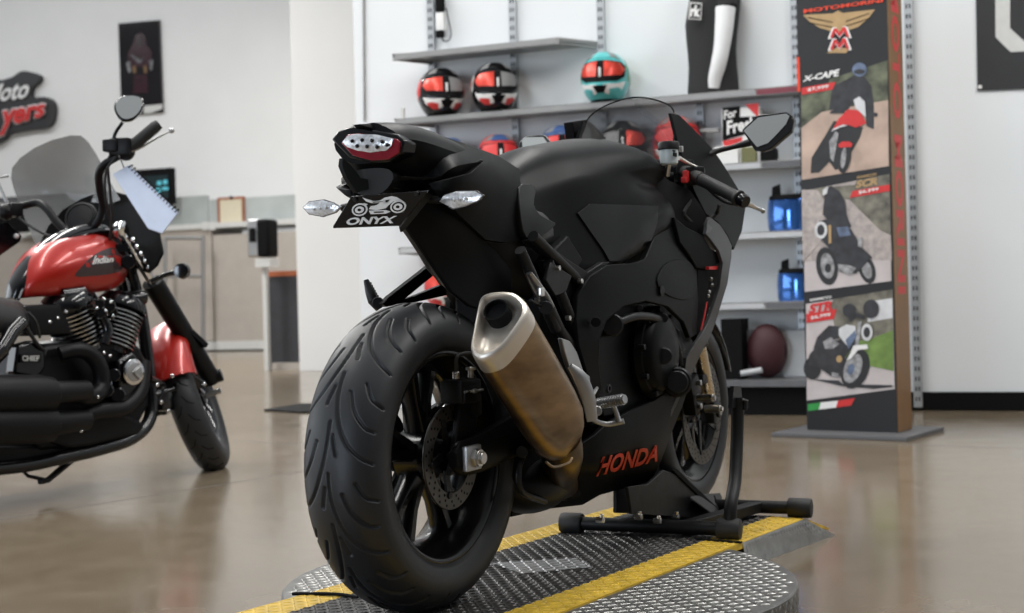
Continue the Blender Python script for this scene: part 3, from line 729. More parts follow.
# header
ft([(804, 13.5), (883, 2.5), (883, -1.5), (804, 9.5)], 'MOTOMORINI', 'orange', offset=.03)
fx([(803, 15), (833, 13.5), (838, 10.5), (843, 13), (875, 9.5), (868, 19), (858, 27), (846, 31), (834, 32), (820, 28), (810, 22)], P['gold'], 'eagle_wings')
for y0 in (17, 22): fx([(808, y0), (833, y0 + 5), (833, y0 + 5.8), (809, y0 + 1)], 'dull', 'feather_line', .003); fx([(870, y0 - 4), (846, y0 + 4), (846, y0 + 4.8), (869, y0 - 3)], 'dull', 'feather_line', .003)
fx([(827, 53), (838, 47), (850, 49), (846, 53)], P['gold'], 'eagle_tail')
for dy, mt, k, o in ((0, 'white', 1, .003), (0, 'redflat', .8, .005)):
    for yb, yt in ((39, 27), (51, 38)):
        w_ = 12 * k; h_ = yb - yt
        yb2, yt2 = yb - h_ * (1 - k) * .4, yt + h_ * (1 - k) * .4
        fx([(840 - w_, yb2), (840 - w_ * .72, yb2), (840 - w_ * .45, yt2 + 5 * k), (840, yb2 - 1), (840 + w_ * .45, yt2 + 4.5 * k), (840 + w_ * .78, yb2 - .5), (840 + w_, yb2 - 1), (840 + w_ * .62, yt2 - .6), (840 + w_ * .3, yt2 - .6), (840, yb2 - 6 * k), (840 - w_ * .3, yt2 + .6), (840 - w_ * .62, yt2 + .6)], mt, 'monogram', o)
# picture 1
g1 = fx([(801.2, 93), (827, 88), (830, 79), (887.5, 60.5), (889, 166), (802, 180)], P['forest'], 'picture')
fx([(801.6, 128), (822, 112), (888.4, 100), (889, 166), (802, 180)], P['dust'], 'ground', .002, g1)
ft([(803, 82), (840, 76), (840, 69), (803, 76.5)], 'X-CAPE', 'white', shear=.2, offset=.04)
fx([(802, 88), (836, 82), (833, 89.5), (802, 95)], 'redflat', 'price_flag', .004); ft([(808, 92), (829, 88.5), (829, 84.5), (808, 88.5)], '$7,999', 'white', .006)
def bikeprint(par, whl, body, rid):
    for cx, cy, rx, ry, rot in whl:
        fx(ell(cx, cy, rx, ry, rot), P['tyre'], 'wheel', .003, par); fx(ell(cx, cy, rx * .6, ry * .65, rot), P['spoke'], 'wheel_rim', .0045, par); fx(ell(cx, cy, rx * .3, ry * .3, rot), P['tyre'], 'wheel_hub', .006, par)
    for poly, mt in body: fx(poly, mt, 'machine', .0065, par)
    for poly, mt in rid: fx(poly, mt, 'rider', .0055, par)
def cp(ox, oy, k, pts): return [(ox + x / k, oy + y / k) for x, y in pts]
def pr_(par, mt, pts, o, ox, oy, k, nm='machine', e=None): fx(cp(ox, oy, k, pts) if e is None else cp(ox, oy, k, ell(*e)), mt, nm, o, par)
a1 = (795, 60, 4.9)
for mt, pts, o, nm, e in (
 (P['dark'], [(255, 95), (290, 75), (345, 85), (375, 130), (388, 230), (388, 340), (352, 325), (345, 260), (330, 190), (295, 185), (260, 250), (168, 245), (185, 130)], .003, 'rider', None),
 (P['bik'], [], .0045, 'rider_helmet', (318, 48, 36, 34)), (P['dark'], [], .006, 'visor', (318, 58, 26, 12)),
 (P['tyre'], [(235, 300), (190, 300), (150, 370), (82, 480), (78, 555), (120, 552), (170, 500), (200, 540), (240, 520), (320, 380), (335, 330)], .0035, 'machine', None),
 (P['tyre'], [], .005, 'wheel', (243, 478, 33, 78, .12)), (P['spoke'], [], .006, 'wheel_rim', (240, 480, 12, 52, .12)),
 (P['spoke'], [(170, 400), (200, 350), (215, 360), (190, 500), (175, 480)], .0045, 'fork', None),
 ('redflat', [(185, 345), (215, 290), (262, 242), (320, 248), (352, 310), (300, 332), (262, 318), (230, 318)], .0065, 'red_fairing', None), (P['pale'], [(180, 352), (190, 338), (235, 318), (262, 320), (222, 332)], .0075, 'white_stripe', None),
 (P['pale'], [(290, 196), (318, 180), (345, 205), (350, 280), (328, 262), (300, 236)], .008, 'screen', None), ('redflat', [(215, 415), (235, 400), (270, 400), (285, 412), (278, 426), (220, 430)], .0075, 'red_mudguard', None),
 (P['dark'], [(180, 250), (240, 235), (250, 262), (170, 262)], .005, 'glove', None), (P['dark'], [], .005, 'mirror_print', (395, 268, 12, 10))):
    pr_(g1, mt, pts, o, *a1, nm=nm, e=e)
# picture 2
g2 = fx([(803, 191), (824, 187), (889.5, 174), (891.5, 281), (805, 292)], P['gravel'], 'picture')
fx([(803, 191), (824, 187), (855, 185), (857, 180), (889.5, 174), (890.5, 240), (872, 222), (850, 200), (830, 196), (803, 212)], P['hill'], 'scrub', .002, g2)
fx([(804.5, 262), (890.8, 255), (891.5, 281), (805, 292)], P['road'], 'ground', .002, g2)
ft([(856, 188.5), (878, 184.5), (878, 177), (856, 181)], 'SCR', P['gold'], shear=.2, offset=.05); ft([(857, 179), (877, 175.5), (877, 172.8), (857, 176.5)], 'SEIEMMEZZO', P['gold'], offset=.02)
fx([(853, 191), (890, 184.5), (890, 191), (850, 198)], 'redflat', 'price_flag', .004); ft([(859, 194.5), (879, 191), (879, 187.2), (859, 190.7)], '$6,999', 'white', .006)
a2 = (800, 180, 5.11)
for mt, pts, o, nm, e in (
 (P['gravel'], [(10, 50), (90, 50), (130, 110), (120, 300), (15, 420)], .0028, 'gravel_mound', None), (P['gravel'], [(240, 165), (466, 285), (470, 410), (250, 410)], .0028, 'gravel_mound', None),
 (P['tyre'], [], .0035, 'wheel', (140, 440, 56, 98, -.15)), (P['spoke'], [], .0045, 'wheel_rim', (142, 438, 34, 66, -.15)), (P['tyre'], [], .0055, 'wheel_hub', (145, 450, 16, 24)),
 (P['tyre'], [], .0035, 'wheel', (343, 455, 42, 76, -.3)), (P['spoke'], [], .0045, 'wheel_rim', (343, 458, 24, 48, -.3)),
 (P['dark'], [(130, 60), (160, 28), (205, 60), (232, 110), (242, 180), (265, 240), (220, 262), (150, 210), (118, 175), (125, 110)], .006, 'rider', None), (P['pale'], [(120, 50), (146, 34), (140, 70), (118, 80)], .007, 'rider_visor', None),
 (P['dark'], [(100, 210), (140, 200), (200, 230), (262, 250), (325, 350), (372, 395), (345, 420), (290, 478), (205, 470), (180, 380), (115, 310)], .0065, 'machine', None),
 (P['pale'], [], .0075, 'headlamp_ring', (110, 256, 32, 44)), (P['dark'], [], .008, 'headlamp', (110, 256, 19, 28)),
 (P['gold'], [(148, 232), (162, 230), (164, 322), (150, 326)], .0085, 'fork', None), (P['bik'], [(190, 242), (248, 238), (262, 282), (205, 292)], .0085, 'tank_print', None),
 (P['spoke'], [(195, 430), (255, 436), (290, 450), (262, 484), (205, 462)], .0085, 'exhaust', None), (P['spoke'], [(300, 300), (325, 290), (318, 345), (300, 340)], .0085, 'tail_frame', None)):
    pr_(g2, mt, pts, o, *a2, nm=nm, e=e)
# picture 3
g3 = fx([(806, 304), (830, 300), (892.5, 289.5), (894.8, 389), (807, 400.5)], P['road'], 'picture')
fx([(830, 305), (834, 299), (892.5, 289.5), (893.3, 345), (872, 350), (838, 340)], P['hill'], 'trees', .002, g3)
fx([(868, 302), (892.6, 298), (893, 318), (868, 322)], P['pale'], 'buildings', .003, g3)
fx([(836, 342), (868, 340), (893.3, 330), (893.8, 371), (870, 366), (838, 354)], P['lawn'], 'lawn', .003, g3)
ft([(809, 314), (833, 310), (833, 300.5), (809, 304.5)], 'STR', 'redflat', shear=.2, offset=.05); ft([(810, 301.5), (832, 298), (832, 295.5), (810, 299)], 'SEIEMMEZZO', 'white', offset=.02)
fx([(806.5, 314), (837, 309), (834, 319), (807, 323)], 'redflat', 'price_flag', .004); ft([(811, 320), (831, 316.5), (831, 312.5), (811, 316)], '$6,999', 'white', .006)
a3 = (800, 290, 5.11)
for mt, pts, o, nm, e in (
 (P['dark'], [(60, 455), (200, 462), (220, 480), (470, 486), (478, 494), (380, 505), (220, 492)], .0032, 'ground_shadow', None),
 (P['tyre'], [], .0045, 'wheel', (65, 400, 45, 58)), (P['tyre'], [], .0045, 'wheel', (284, 402, 70, 106, .35)), (P['spoke'], [], .0055, 'wheel_rim', (272, 400, 44, 78, .35)), (P['bik'], [], .006, 'wheel_hub', (262, 405, 18, 30, .3)),
 (P['dark'], [(70, 300), (90, 240), (150, 180), (212, 188), (204, 240), (130, 275), (90, 325)], .005, 'rider_leg', None),
 (P['dark'], [(50, 330), (110, 262), (200, 256), (290, 200), (290, 280), (232, 340), (225, 440), (160, 440), (105, 400), (40, 380)], .0055, 'machine', None),
 (P['spoke'], [(120, 265), (160, 240), (205, 275), (170, 300), (130, 300)], .0065, 'engine_case', None), (P['gold'], [], .007, 'gold_cover', (203, 352, 15, 18)), (P['spoke'], [(165, 420), (200, 425), (200, 445), (165, 440)], .0065, 'exhaust', None),
 (P['pale'], [(202, 196), (240, 176), (285, 184), (290, 222), (242, 282), (215, 250), (200, 230)], .0065, 'tank_print', None), (P['bik'], [(235, 255), (285, 205), (290, 240), (250, 300)], .0075, 'blue_side', None),
 ('white', [(262, 320), (276, 284), (345, 278), (352, 300), (300, 306), (262, 350), (240, 360)], .0075, 'white_mudguard', None), (P['spoke'], [(300, 160), (318, 160), (300, 300), (282, 300)], .007, 'fork', None),
 (P['pale'], [], .0085, 'headlamp_ring', (345, 216, 29, 44)), (P['dark'], [], .009, 'headlamp', (345, 216, 17, 27)),
 (P['dark'], [], .0085, 'mirror_print', (255, 104, 34, 34)), (P['dark'], [], .0085, 'mirror_print', (366, 96, 40, 48)), (P['dark'], [(245, 130), (290, 115), (335, 130), (330, 150), (290, 138), (262, 165)], .0085, 'handlebar_print', None)):
    pr_(g3, mt, pts, o, *a3, nm=nm, e=e)
fx([(808, 404), (821, 402.5), (819, 409.5), (808, 411)], mat('flag_green', (.03, .3, .06), .5, nscale=20, nvar=.05), 'flag_green'); fx([(821, 402.5), (838, 400.5), (836, 407.5), (819, 409.5)], 'white', 'flag_white'); fx([(838, 400.5), (855, 398), (851, 405.5), (836, 407.5)], 'redflat', 'flag_red')
# side lettering, reading down the bronze side
V2, fs = text2d('MOTO MORINI', 0, .03)
a = [Vector((BL / 2 + .0035, (v - .5) * BD * .55, 2.25 - u * 1.55)) for u, v in V2]
sheet_solid(a, [p - Vector((.002, 0, 0)) for p in a], fs).build('red_side_lettering', 'redflat', t)
# ================================================================ TURNTABLE AND TRACK
PL = .06
S = Frame(ground(423, 609, PL), math.radians(28.6)); SRZ = PI / 2 - S.th
T_ = thing('turntable_platform', 'round diamond-plate turntable with a black and yellow ramp track across it', 'platform', S.O - Vector((0, 0, PL)), SRZ)
def tv(x, w, z): return V(x, w, z)   # z from the floor here
cx, cw, cr = .37, .085, .592
MB().lathe([(cr - .02, 0), (cr - .004, .002), (cr, .012), (cr, PL - .004), (cr - .004, PL), (cr * .5, PL), (0.001, PL)], tv(cx, cw, 0), (0, 0, 1), 96).build('turntable_disc', 'plate', T_)
def lug(b, c, e, n, L=.0125, W_=.0042, h=.0016):
    g = n.cross(e); vs = [b.verts.new(c + e * L), b.verts.new(c + g * W_), b.verts.new(c - e * L), b.verts.new(c - g * W_), b.verts.new(c + n * h + e * L * .4), b.verts.new(c + n * h - e * L * .4)]
    for q in ((0, 1, 4), (0, 4, 3), (1, 2, 5), (1, 5, 4), (3, 5, 2), (3, 4, 5)): b.faces.new([vs[i] for i in q])
tr0, tr1 = math.radians(5), 0
tdir = Vector((math.cos(tr0), -math.sin(tr0), 0)); tsd = Vector((-math.sin(tr0) , -math.cos(tr0), 0))   # along, to the right
tO = tv(0, -.018, PL)
def tk(a, s_, z=0): return tO + tdir * a + tsd * s_ + Vector((0, 0, z))
# lugs on disc top
lm = MB(); st = .021; n = int(1.4 / st)
for i in range(-n, n):
    for j in range(-n, n):
        x, y = i * st, j * st
        if x * x + y * y < (cr - .02) ** 2:
            c = tv(cx, cw, PL) + Vector((x, y, 0)); q = c - tO
            if abs(q.dot(tsd)) < .312: continue
            a = PI / 4 if (i + j) % 2 else -PI / 4
            lug(lm.b, c, Vector((math.cos(a), math.sin(a), 0)), Vector((0, 0, 1)), h=.002)
for k in range(int(2 * PI * cr / st)):
    a = k * st / cr
    for r_, z in enumerate((.016, .032, .048)):
        nn = Vector((math.cos(a + (r_ % 2) * st / cr * .5), math.sin(a + (r_ % 2) * st / cr * .5), 0)); tt = Vector((-nn.y, nn.x, 0)); s_ = 1 if (k + r_) % 2 else -1
        lug(lm.b, tv(cx, cw, z) + nn * cr, (tt * .7 + Vector((0, 0, .7 * s_))).normalized(), nn, .009, .003, .0014)
lm.build('diamond_lugs', 'lugm', T_, 20, recalc=False)['kind'] = 'stuff'
# track slab : flat from a=-0.75 to 1.12 then ramp down to 1.46 ; near end continues
HW = .275; A0, A1, A2 = -.55, 1.43, 1.62
def tprof(a):
    return 0 if a <= A1 else -(PL - .004) * (a - A1) / (A2 - A1)
def tblock(s0, s1, name, mt, lift=.004, seg=((A0, A1), (A1, A2)), par=None):
    b = MB()
    xs = [seg[0][0]] + [q[1] for q in seg]
    b.loft([[tk(a, s0, tprof(a) + lift), tk(a, s1, tprof(a) + lift), tk(a, s1, tprof(a) - .012 if a < A2 else tprof(a) - .001), tk(a, s0, tprof(a) - .012 if a < A2 else tprof(a) - .001)] for a in xs])
    return b.build(name, mt, par or T_)
tblock(-HW + .07, HW - .07, 'track_tread', 'blackplate')
yl = tblock(-HW - .03, -HW + .07, 'yellow_edge', 'yellow', .0042); yr = tblock(HW - .07, HW + .03, 'yellow_edge', 'yellow', .0042)
def lugs(s0, s1, a0, a1, name, mt, par, sp=.02, lift=.004, sk=None, h=.002):
    b = MB(); i = 0; a = a0
    while a < a1:
        s_ = s0; j = 0
        while s_ < s1:
            if not (sk and sk(a, s_)):
                q = PI / 4 if (i + j) % 2 else -PI / 4
                sl = Vector((0, 0, -(PL) / (A2 - A1))) if a > A1 else Vector()
                e = (tdir * math.cos(q) + tsd * math.sin(q)); e = (e + sl * math.cos(q)).normalized()
                lug(b.b, tk(a, s_, tprof(a) + lift), e, Vector((0, 0, 1)), .0115, .0045, h)
            s_ += sp; j += 1
        a += sp; i += 1
    o = b.build(name, mt, par, 20, recalc=False); o['kind'] = 'stuff'
def patch(a, s_):
    p = tk(a, s_); return inside((p.x, -p.y), [(.385, .03), (.48, -.105), (.615, .06), (.52, .155)])
lugs(-HW + .075, HW - .075, A0 + .01, A2 - .02, 'tread_lugs', 'lugb', T_, sk=patch, h=.0026)
lugs(-HW - .022, -HW + .066, A0 + .01, A2 - .02, 'edge_lugs', 'yellow', yl); lugs(HW - .066, HW + .024, A0 + .01, A2 - .02, 'edge_lugs', 'yellow', yr)
pq = [(.39, .03), (.48, -.10), (.61, .06), (.52, .15)]
MB().prism([Vector(tv(x, w_, PL + .0045)) for x, w_ in pq], (0, 0, .0015)).build('worn_silver_patch', 'lugm', T_)
lugs(-.13, .16, .38, .64, 'patch_lugs', 'strip', T_, lift=.006, sk=lambda a, s_: not patch(a, s_))
# flared skirts of the far ramp, both sides
for sg in (1, -1):
    e0, e1 = sg * (HW + .03), sg * (HW + .17)
    b = MB(); P4 = [tk(1.0, e0, .003), tk(A1, e0, .003), tk(A1 + .12, e0 + sg * .045, -PL + .001), tk(1.0, e0 + sg * .012, -PL + .001)]
    b.prism(P4, (0, 0, -.004) if sg > 0 else (0, 0, -.004)); sk = b.build('ramp_skirt', 'lugm', T_)
    lb = MB()
    nrm = (P4[1] - P4[0]).cross(P4[3] - P4[0]).normalized()
    if nrm.z < 0: nrm = -nrm
    u_ = (P4[1] - P4[0]).normalized(); v_ = nrm.cross(u_)
    for i in range(1, 24):
        for j in range(1, 5):
            u, v = i / 24, j / 5
            p = (P4[0] * (1 - u) + P4[1] * u) * (1 - v) + (P4[3] * (1 - u) + P4[2] * u) * v
            lug(lb.b, p, (v_ + u_ * .35).normalized(), nrm, .009, .003, .0014)
    lb.build('skirt_lugs', 'lugm', sk, 20, recalc=False)['kind'] = 'stuff'
    # skirts down from the near part of the track where it leaves the disc
MB().bar(tk(.985, HW + .034, .0065), tk(.985, HW - .1, .0065), .012, .004).build('hinge_joint', 'dull', T_)
for sg in (1, -1): MB().loft([[tk(A0, sg * (HW + .03), .002), tk(A0, sg * (HW + .02), .002), tk(A0, sg * (HW + .03), -PL + .001), tk(A0, sg * (HW + .05), -PL + .001)], [tk(-.1, sg * (HW + .03), .002), tk(-.1, sg * (HW + .02), .002), tk(-.1, sg * (HW + .03), -PL + .001), tk(-.1, sg * (HW + .05), -PL + .001)]]).build('track_side', 'plate', T_)
MB().tube([tk(-.03, -HW - .05, .006), tk(.0, -HW + .05, .009), tk(.0, -.16, .008)], .004, 8, sm=4).build('cable', 'dull', T_)
# ================================================================ SPORT MOTORCYCLE
B_ = thing('sport_motorcycle', 'satin black sport motorcycle on the turntable, seen from behind', 'motorcycle', S.O, SRZ)
WB = 1.50; RR, FR = .326, .30
def bb(mb, name, mt, par=None, **k): return mb.build(name, mt, par or B_, **k)
# ---- tyres with cut grooves
def tyre(name, cx_, R0, prof, wmax, lines, period_n, gd=.0042, gw=.0036, nv=90, nu=840):
    pr_ = cat([Vector((a, b, 0)) for a, b in prof], 12)
    L = [0]
    for a, b in zip(pr_, pr_[1:]): L.append(L[-1] + (b - a).length)
    L = np.array(L); tot = L[-1]; sv = np.linspace(0, tot, nv)
    pw = np.interp(sv, L, [p.x for p in pr_]); prr = np.interp(sv, L, [p.y for p in pr_])
    dw = np.gradient(pw); dr = np.gradient(prr); ln = np.hypot(dw, dr); nw, nr = -dr / ln, dw / ln
    if nr[nv // 2] < 0: nw, nr = -nw, -nr
    vv = sv - tot / 2; uu = np.linspace(0, 2 * PI * R0, nu, endpoint=False); per = 2 * PI * R0 / period_n
    U_, V_ = np.meshgrid(uu % per, vv, indexing='ij'); D = np.full(U_.shape, 9.)
    for ln_ in lines:
        q = cat([Vector((a, b, 0)) for a, b in ln_], 4)
        for a, b in zip(q, q[1:]):
            for sh in (-2, -1, 0, 1):
                ax, ay, bx, by = a.x + sh * per, a.y, b.x + sh * per, b.y
                d2 = (bx - ax) ** 2 + (by - ay) ** 2
                t = np.clip(((U_ - ax) * (bx - ax) + (V_ - ay) * (by - ay)) / d2, 0, 1)
                D = np.minimum(D, np.hypot(U_ - ax - t * (bx - ax), V_ - ay - t * (by - ay)))
    dep = gd * np.clip((gw - D) / gw * 2, 0, 1)
    W_ = pw[None] - nw[None] * dep; R_ = prr[None] - nr[None] * dep
    th = uu / R0; X = cx_ + R_ * np.cos(th)[:, None]; Z = R0 + R_ * np.sin(th)[:, None]
    vs = np.stack([X, -W_, Z], -1).reshape(-1, 3)
    idx = np.arange(nu * nv).reshape(nu, nv); nx = np.roll(idx, -1, 0)
    fc = np.stack([idx[:, :-1], nx[:, :-1], nx[:, 1:], idx[:, 1:]], -1).reshape(-1, 4)
    me = bpy.data.meshes.new(name); me.from_pydata(vs.tolist(), [], fc.tolist()); me.materials.append(M['rubber'])
    me.polygons.foreach_set('use_smooth', [True] * len(me.polygons)); me.update()
    o = bpy.data.objects.new(name, me); scene.collection.objects.link(o); o.parent = B_
    return o
rp = [(-.074, .222), (-.083, .232), (-.089, .25), (-.0905, .268), (-.086, .285), (-.074, .301), (-.052, .316), (-.027, .3238), (0, .326)]
rp = rp + [(-a, b) for a, b in rp[-2::-1]]
per = 2 * PI * .326 / 10
gl = [[(0, .002), (.05, .004), (.10, .016), (.145, .038), (.172, .066), (.185, .092)], [(.04, .03), (.08, .045), (.11, .07), (.118, .09)], [(.02, .058), (.05, .075), (.062, .1)], [(.13, .008), (.17, .018)]]
gl = gl + [[(per / 2 + a, -b) for a, b in l] for l in gl]
tyre('rear_tire', 0, RR, rp, .1, gl, 10, nv=130, nu=1100, gd=.005, gw=.0042)
fp = [(-.052, .215), (-.058, .225), (-.0615, .24), (-.06, .258), (-.052, .275), (-.038, .289), (-.02, .2975), (0, .3)]
fp = fp + [(-a, b) for a, b in fp[-2::-1]]
pf = 2 * PI * .3 / 12
fl = [[(0, .006), (.04, .02), (.06, .04), (.065, .055)], [(.08, .02), (.1, .035)]]; fl += [[(pf / 2 + a, -b) for a, b in l] for l in fl]
tyre('front_tire', WB, FR, fp, .06, fl, 12, nv=50, nu=500, gw=.004)
def wheel(name, cx_, R0, hw, rr, nsp, par):
    b = MB()
    o = (cx_, 0, R0); ax = (0, -1, 0)
    prof = [(rr, -hw), (rr + .004, -hw + .003), (rr + .002, -hw + .008), (rr - .01, -hw + .012), (rr - .02, -hw * .6), (rr - .03, -hw * .3), (rr - .032, 0), (rr - .03, hw * .3), (rr - .02, hw * .6), (rr - .01, hw - .012), (rr + .002, hw - .008), (rr + .004, hw - .003), (rr, hw),
            (rr - .009, hw - .002), (rr - .018, hw - .014), (rr - .03, hw * .55), (rr - .042, hw * .3), (rr - .045, 0), (rr - .042, -hw * .3), (rr - .03, -hw * .55), (rr - .018, -hw + .014), (rr - .009, -hw + .002)]
    b.lathe(prof, o, ax, 96, closedprof=True)
    rim = bb(b, name, 'gloss', par, ang=50)
    b = MB()
    for k in range(nsp):
        a = 2 * PI * k / nsp + .35
        for da in (-.2, .2):
            p0 = Vector((cx_ + .05 * math.cos(a + da * .5), 0, R0 + .05 * math.sin(a + da * .5)))
            p1 = Vector((cx_ + (rr - .038) * math.cos(a + da), 0, R0 + (rr - .038) * math.sin(a + da)))
            tdv = (p1 - p0).normalized(); n_ = tdv.cross(Vector((0, 1, 0)))
            def q(p, t_, wy): return [p + n_ * t_ + Vector((0, wy * .6, 0)), p + n_ * t_ * .6 + Vector((0, wy, 0)), p - n_ * t_ * .6 + Vector((0, wy, 0)), p - n_ * t_ + Vector((0, wy * .6, 0)), p - n_ * t_ + Vector((0, -wy * .6, 0)), p - n_ * t_ * .6 + Vector((0, -wy, 0)), p + n_ * t_ * .6 + Vector((0, -wy, 0)), p + n_ * t_ + Vector((0, -wy * .6, 0))]
            b.loft([q(p0, .016, .026), q(p0.lerp(p1, .5), .011, .02), q(p1, .014, .024)])
    bb(b, 'spokes', 'gloss', rim)
    MB().lathe([(.02, -hw), (.035, -hw + .005), (.038, -hw * .5), (.055, -.03), (.055, .03), (.038, hw * .5), (.035, hw - .005), (.02, hw)], o, ax, 32).build('hub', 'gloss', rim)
    return rim
wheel('rear_rim', 0, RR, .074, .2215, 5, B_); wheel('front_rim', WB, FR, .05, .2145, 5, B_)
def disc(cx_, R0, ro, ri, wy, name='brake_disc', holes=3):
    t = .0025
    b = MB().lathe([(ri, -t), (ro - .0008, -t), (ro, -t * .5), (ro, t * .5), (ro - .0008, t), (ri, t)], (cx_, -wy, R0), (0, -1, 0), 80, closedprof=True)
    d = bb(b, name, 'dsteel')
    hm = MB(); nh = int(ro * 200)
    for i in range(nh):
        for j in range(holes):
            a = 2 * PI * (i + j * .28) / nh; r = ri + (ro - ri) * (.22 + .28 * j)
            c = Vector((cx_ + r * math.cos(a), 0, R0 + r * math.sin(a)))
            hm.cyl(c + Vector((0, -wy - t - .0004, 0)), c + Vector((0, -wy + t + .0004, 0)), .0032, 8, bev=.0001)
    hm.build('drill_holes', 'dull', d)['kind'] = 'stuff'
    cm = MB()
    for k in range(5):
        a = 2 * PI * k / 5 + .5; p0 = Vector((cx_ + .03 * math.cos(a), -wy * .93, R0 + .03 * math.sin(a))); p1 = Vector((cx_ + (ri + .004) * math.cos(a + .25), -wy, R0 + (ri + .004) * math.sin(a + .25)))
        cm.bar(p0, p1, .016, .006, (0, 1, 0)); cm.cyl(p1 + Vector((0, -.006, 0)), p1 + Vector((0, .004, 0)), .008, 12)
    cm.build('disc_carrier', 'dmetal', d); return d
disc(0, RR, .11, .076, .080)
for s_ in (1, -1): disc(WB, FR, .163, .122, .068 * s_, 'front_brake_disc')
# rear caliper, bracket
b = MB(); b.box(V(.035, 0.087, .462), (.085, .055, .05), bev=.008); b.box(V(.03, 0.107, .455), (.06, .02, .036), bev=.005); b.box(V(.075, 0.082, .43), (.03, .05, .05), bev=.006)
cal = bb(b, 'brake_caliper', 'plast')
b = MB(); b.tube([V(.0, 0.117, .462), V(.075, 0.117, .462)], .0028, 8); b.cyl(V(-.008, 0.102, .49), V(-.008, 0.102, .505), .008, 10); b.cyl(V(.052, 0.102, .488), V(.052, 0.102, .512), .006, 10); b.cyl(V(.052, 0.102, .505), V(.052, 0.102, .511), .011, 10)
b.tube([V(.03, 0.120, .462), V(.042, 0.120, .462)], .005, 8); bb(b, 'caliper_pins', 'steel', cal)
MB().tube([V(-.008, 0.102, .505), V(-.01, 0.112, .54), V(.08, 0.122, .53), V(.2, 0.112, .46), V(.4, 0.102, .46)], .0045, 8, sm=5).build('brake_hose', 'rubber2', B_)
b = MB(); b.prism([V(-.03, 0.082, .29), V(.05, 0.082, .29), V(.1, 0.082, .42), V(.09, 0.082, .46), V(.02, 0.082, .44), V(.0, 0.082, .37)], (0, -.012, 0)); bb(b, 'caliper_bracket', 'dmetal', bevel=.003)
# swingarm, both arms
b = MB()
def arm_sec(x, zc, hz, w0, w1): return [V(x, w0, zc - hz * .7), V(x, w0, zc + hz * .7), V(x, w0 + .008, zc + hz), V(x, w1 - .008, zc + hz), V(x, w1, zc + hz * .7), V(x, w1, zc - hz * .7), V(x, w1 - .008, zc - hz), V(x, w0 + .008, zc - hz)]
b.loft([arm_sec(-.055, .326, .018, .105, .126), arm_sec(-.03, .326, .034, .102, .13), arm_sec(.05, .328, .04, .10, .13), arm_sec(.16, .345, .045, .1, .13), arm_sec(.3, .37, .055, .097, .13), arm_sec(.42, .40, .07, .06, .125), arm_sec(.54, .42, .06, .05, .12)])
b.mirror(); bb(b, 'swingarm', 'paint', bevel=.002)
b = MB(); b.box(V(-.005, .133, .326), (.062, .012, .052), bev=.003); bb(b, 'axle_adjuster_plate', 'alu')
b = MB(); b.cyl(V(0, .137, .326), V(0, .147, .326), .021, 6); b.cyl(V(0, .143, .326), V(0, .16, .326), .013, 20); b.cyl(V(0, .147, .326), V(0, .152, .326), .018, 24); bb(b, 'axle_nut', 'steel')
b = MB(); b.cyl(V(0, -.15, .326), V(0, .13, .326), .011, 16); bb(b, 'rear_axle', 'dmetal')
b = MB(); b.lathe([(.075, -.004), (.105, -.004), (.108, 0), (.105, .004), (.075, .004)], V(0, -.1, RR), (0, 1, 0), 44, closedprof=True); bb(b, 'rear_sprocket', 'dmetal')
b = MB(); b.tube([V(0, -.1, RR + .108), V(.52, -.1, .47)], .007, 8); b.tube([V(0, -.1, RR - .108), V(.52, -.1, .4)], .007, 8); bb(b, 'drive_chain', 'dmetal')
# inner structure: frame, engine
b = MB(); b.prism([V(.36, .12, .50), V(.36, .12, .78), V(.6, .12, .9), V(1.08, .12, .95), V(1.2, .12, .8), V(1.15, .12, .5), V(1.02, .12, .3), V(.5, .12, .26), V(.42, .12, .38)], (0, .24, 0)); bb(b, 'engine_block', 'dull', bevel=.01)
b = MB(); b.prism([V(.30, .16, .74), V(.42, .16, .80), V(.66, .165, .62), V(.66, .15, .34), V(.54, .15, .34), V(.53, .16, .55)], (0, .03, 0)); b.mirror(); bb(b, 'frame_plate', 'paint', bevel=.005)
# frame side bits seen behind the muffler
b = MB()
for a, c in (((533, 236), (590, 292)), ((520, 250), (556, 330)), ((548, 262), (575, 330))):
    b.tube([S.P(*a, .165), S.P(*c, .165)], .013, 10)
bb(b, 'subframe_tube', 'plast')
b = MB()
for q in ((582.5, 281), (570.5, 318), (546, 344), (560, 268), (540, 300)):
    p = S.P(*q, .185); b.cyl(p, p + Vector((0, .012, 0)), .0065, 6)
bb(b, 'frame_bolt', 'steel', split=True)
b = MB(); p = [S.P(x, y, .178) for x, y in ((551, 262), (572, 276), (566, 292), (556, 296), (546, 280))]; b.prism(p, (0, .01, 0)); bb(b, 'heel_plate', 'plast', bevel=.002)
# ---- tail
tail = [(-.165, [(0, 1.014), (.03, 1.012), (.08, .98), (.05, .942), (0, .934)]),
        (-.10, [(0, 1.02), (.045, 1.016), (.1, .975), (.075, .92), (0, .905)]),
        (.0, [(0, 1.018), (.05, 1.012), (.11, .962), (.095, .89), (0, .87)]),
        (.13, [(0, .995), (.06, .988), (.12, .945), (.11, .85), (0, .83)]),
        (.235, [(0, .962), (.075, .955), (.122, .92), (.12, .80), (0, .79)]),
        (.262, [(0, .95), (.075, .94), (.12, .91), (.118, .80), (0, .79)])]
bt = sect_loft([(x, h) for x, h in tail], 3, 3); bb(bt, 'tail_cowl', 'paint', ang=28)
side = [(357, 124.4), (366, 124), (399, 127.5), (430, 132), (465, 143.5), (500, 156.5), (519.5, 169), (521.5, 192), (524.5, 220), (526.5, 239), (508, 243), (486, 240), (458, 214), (444, 196), (434, 183), (452, 178), (471, 173), (484, 161), (458, 165.5), (449, 169.5), (441, 176.5), (404, 177), (398, 165), (404, 152), (405, 141), (398.5, 133.5)]
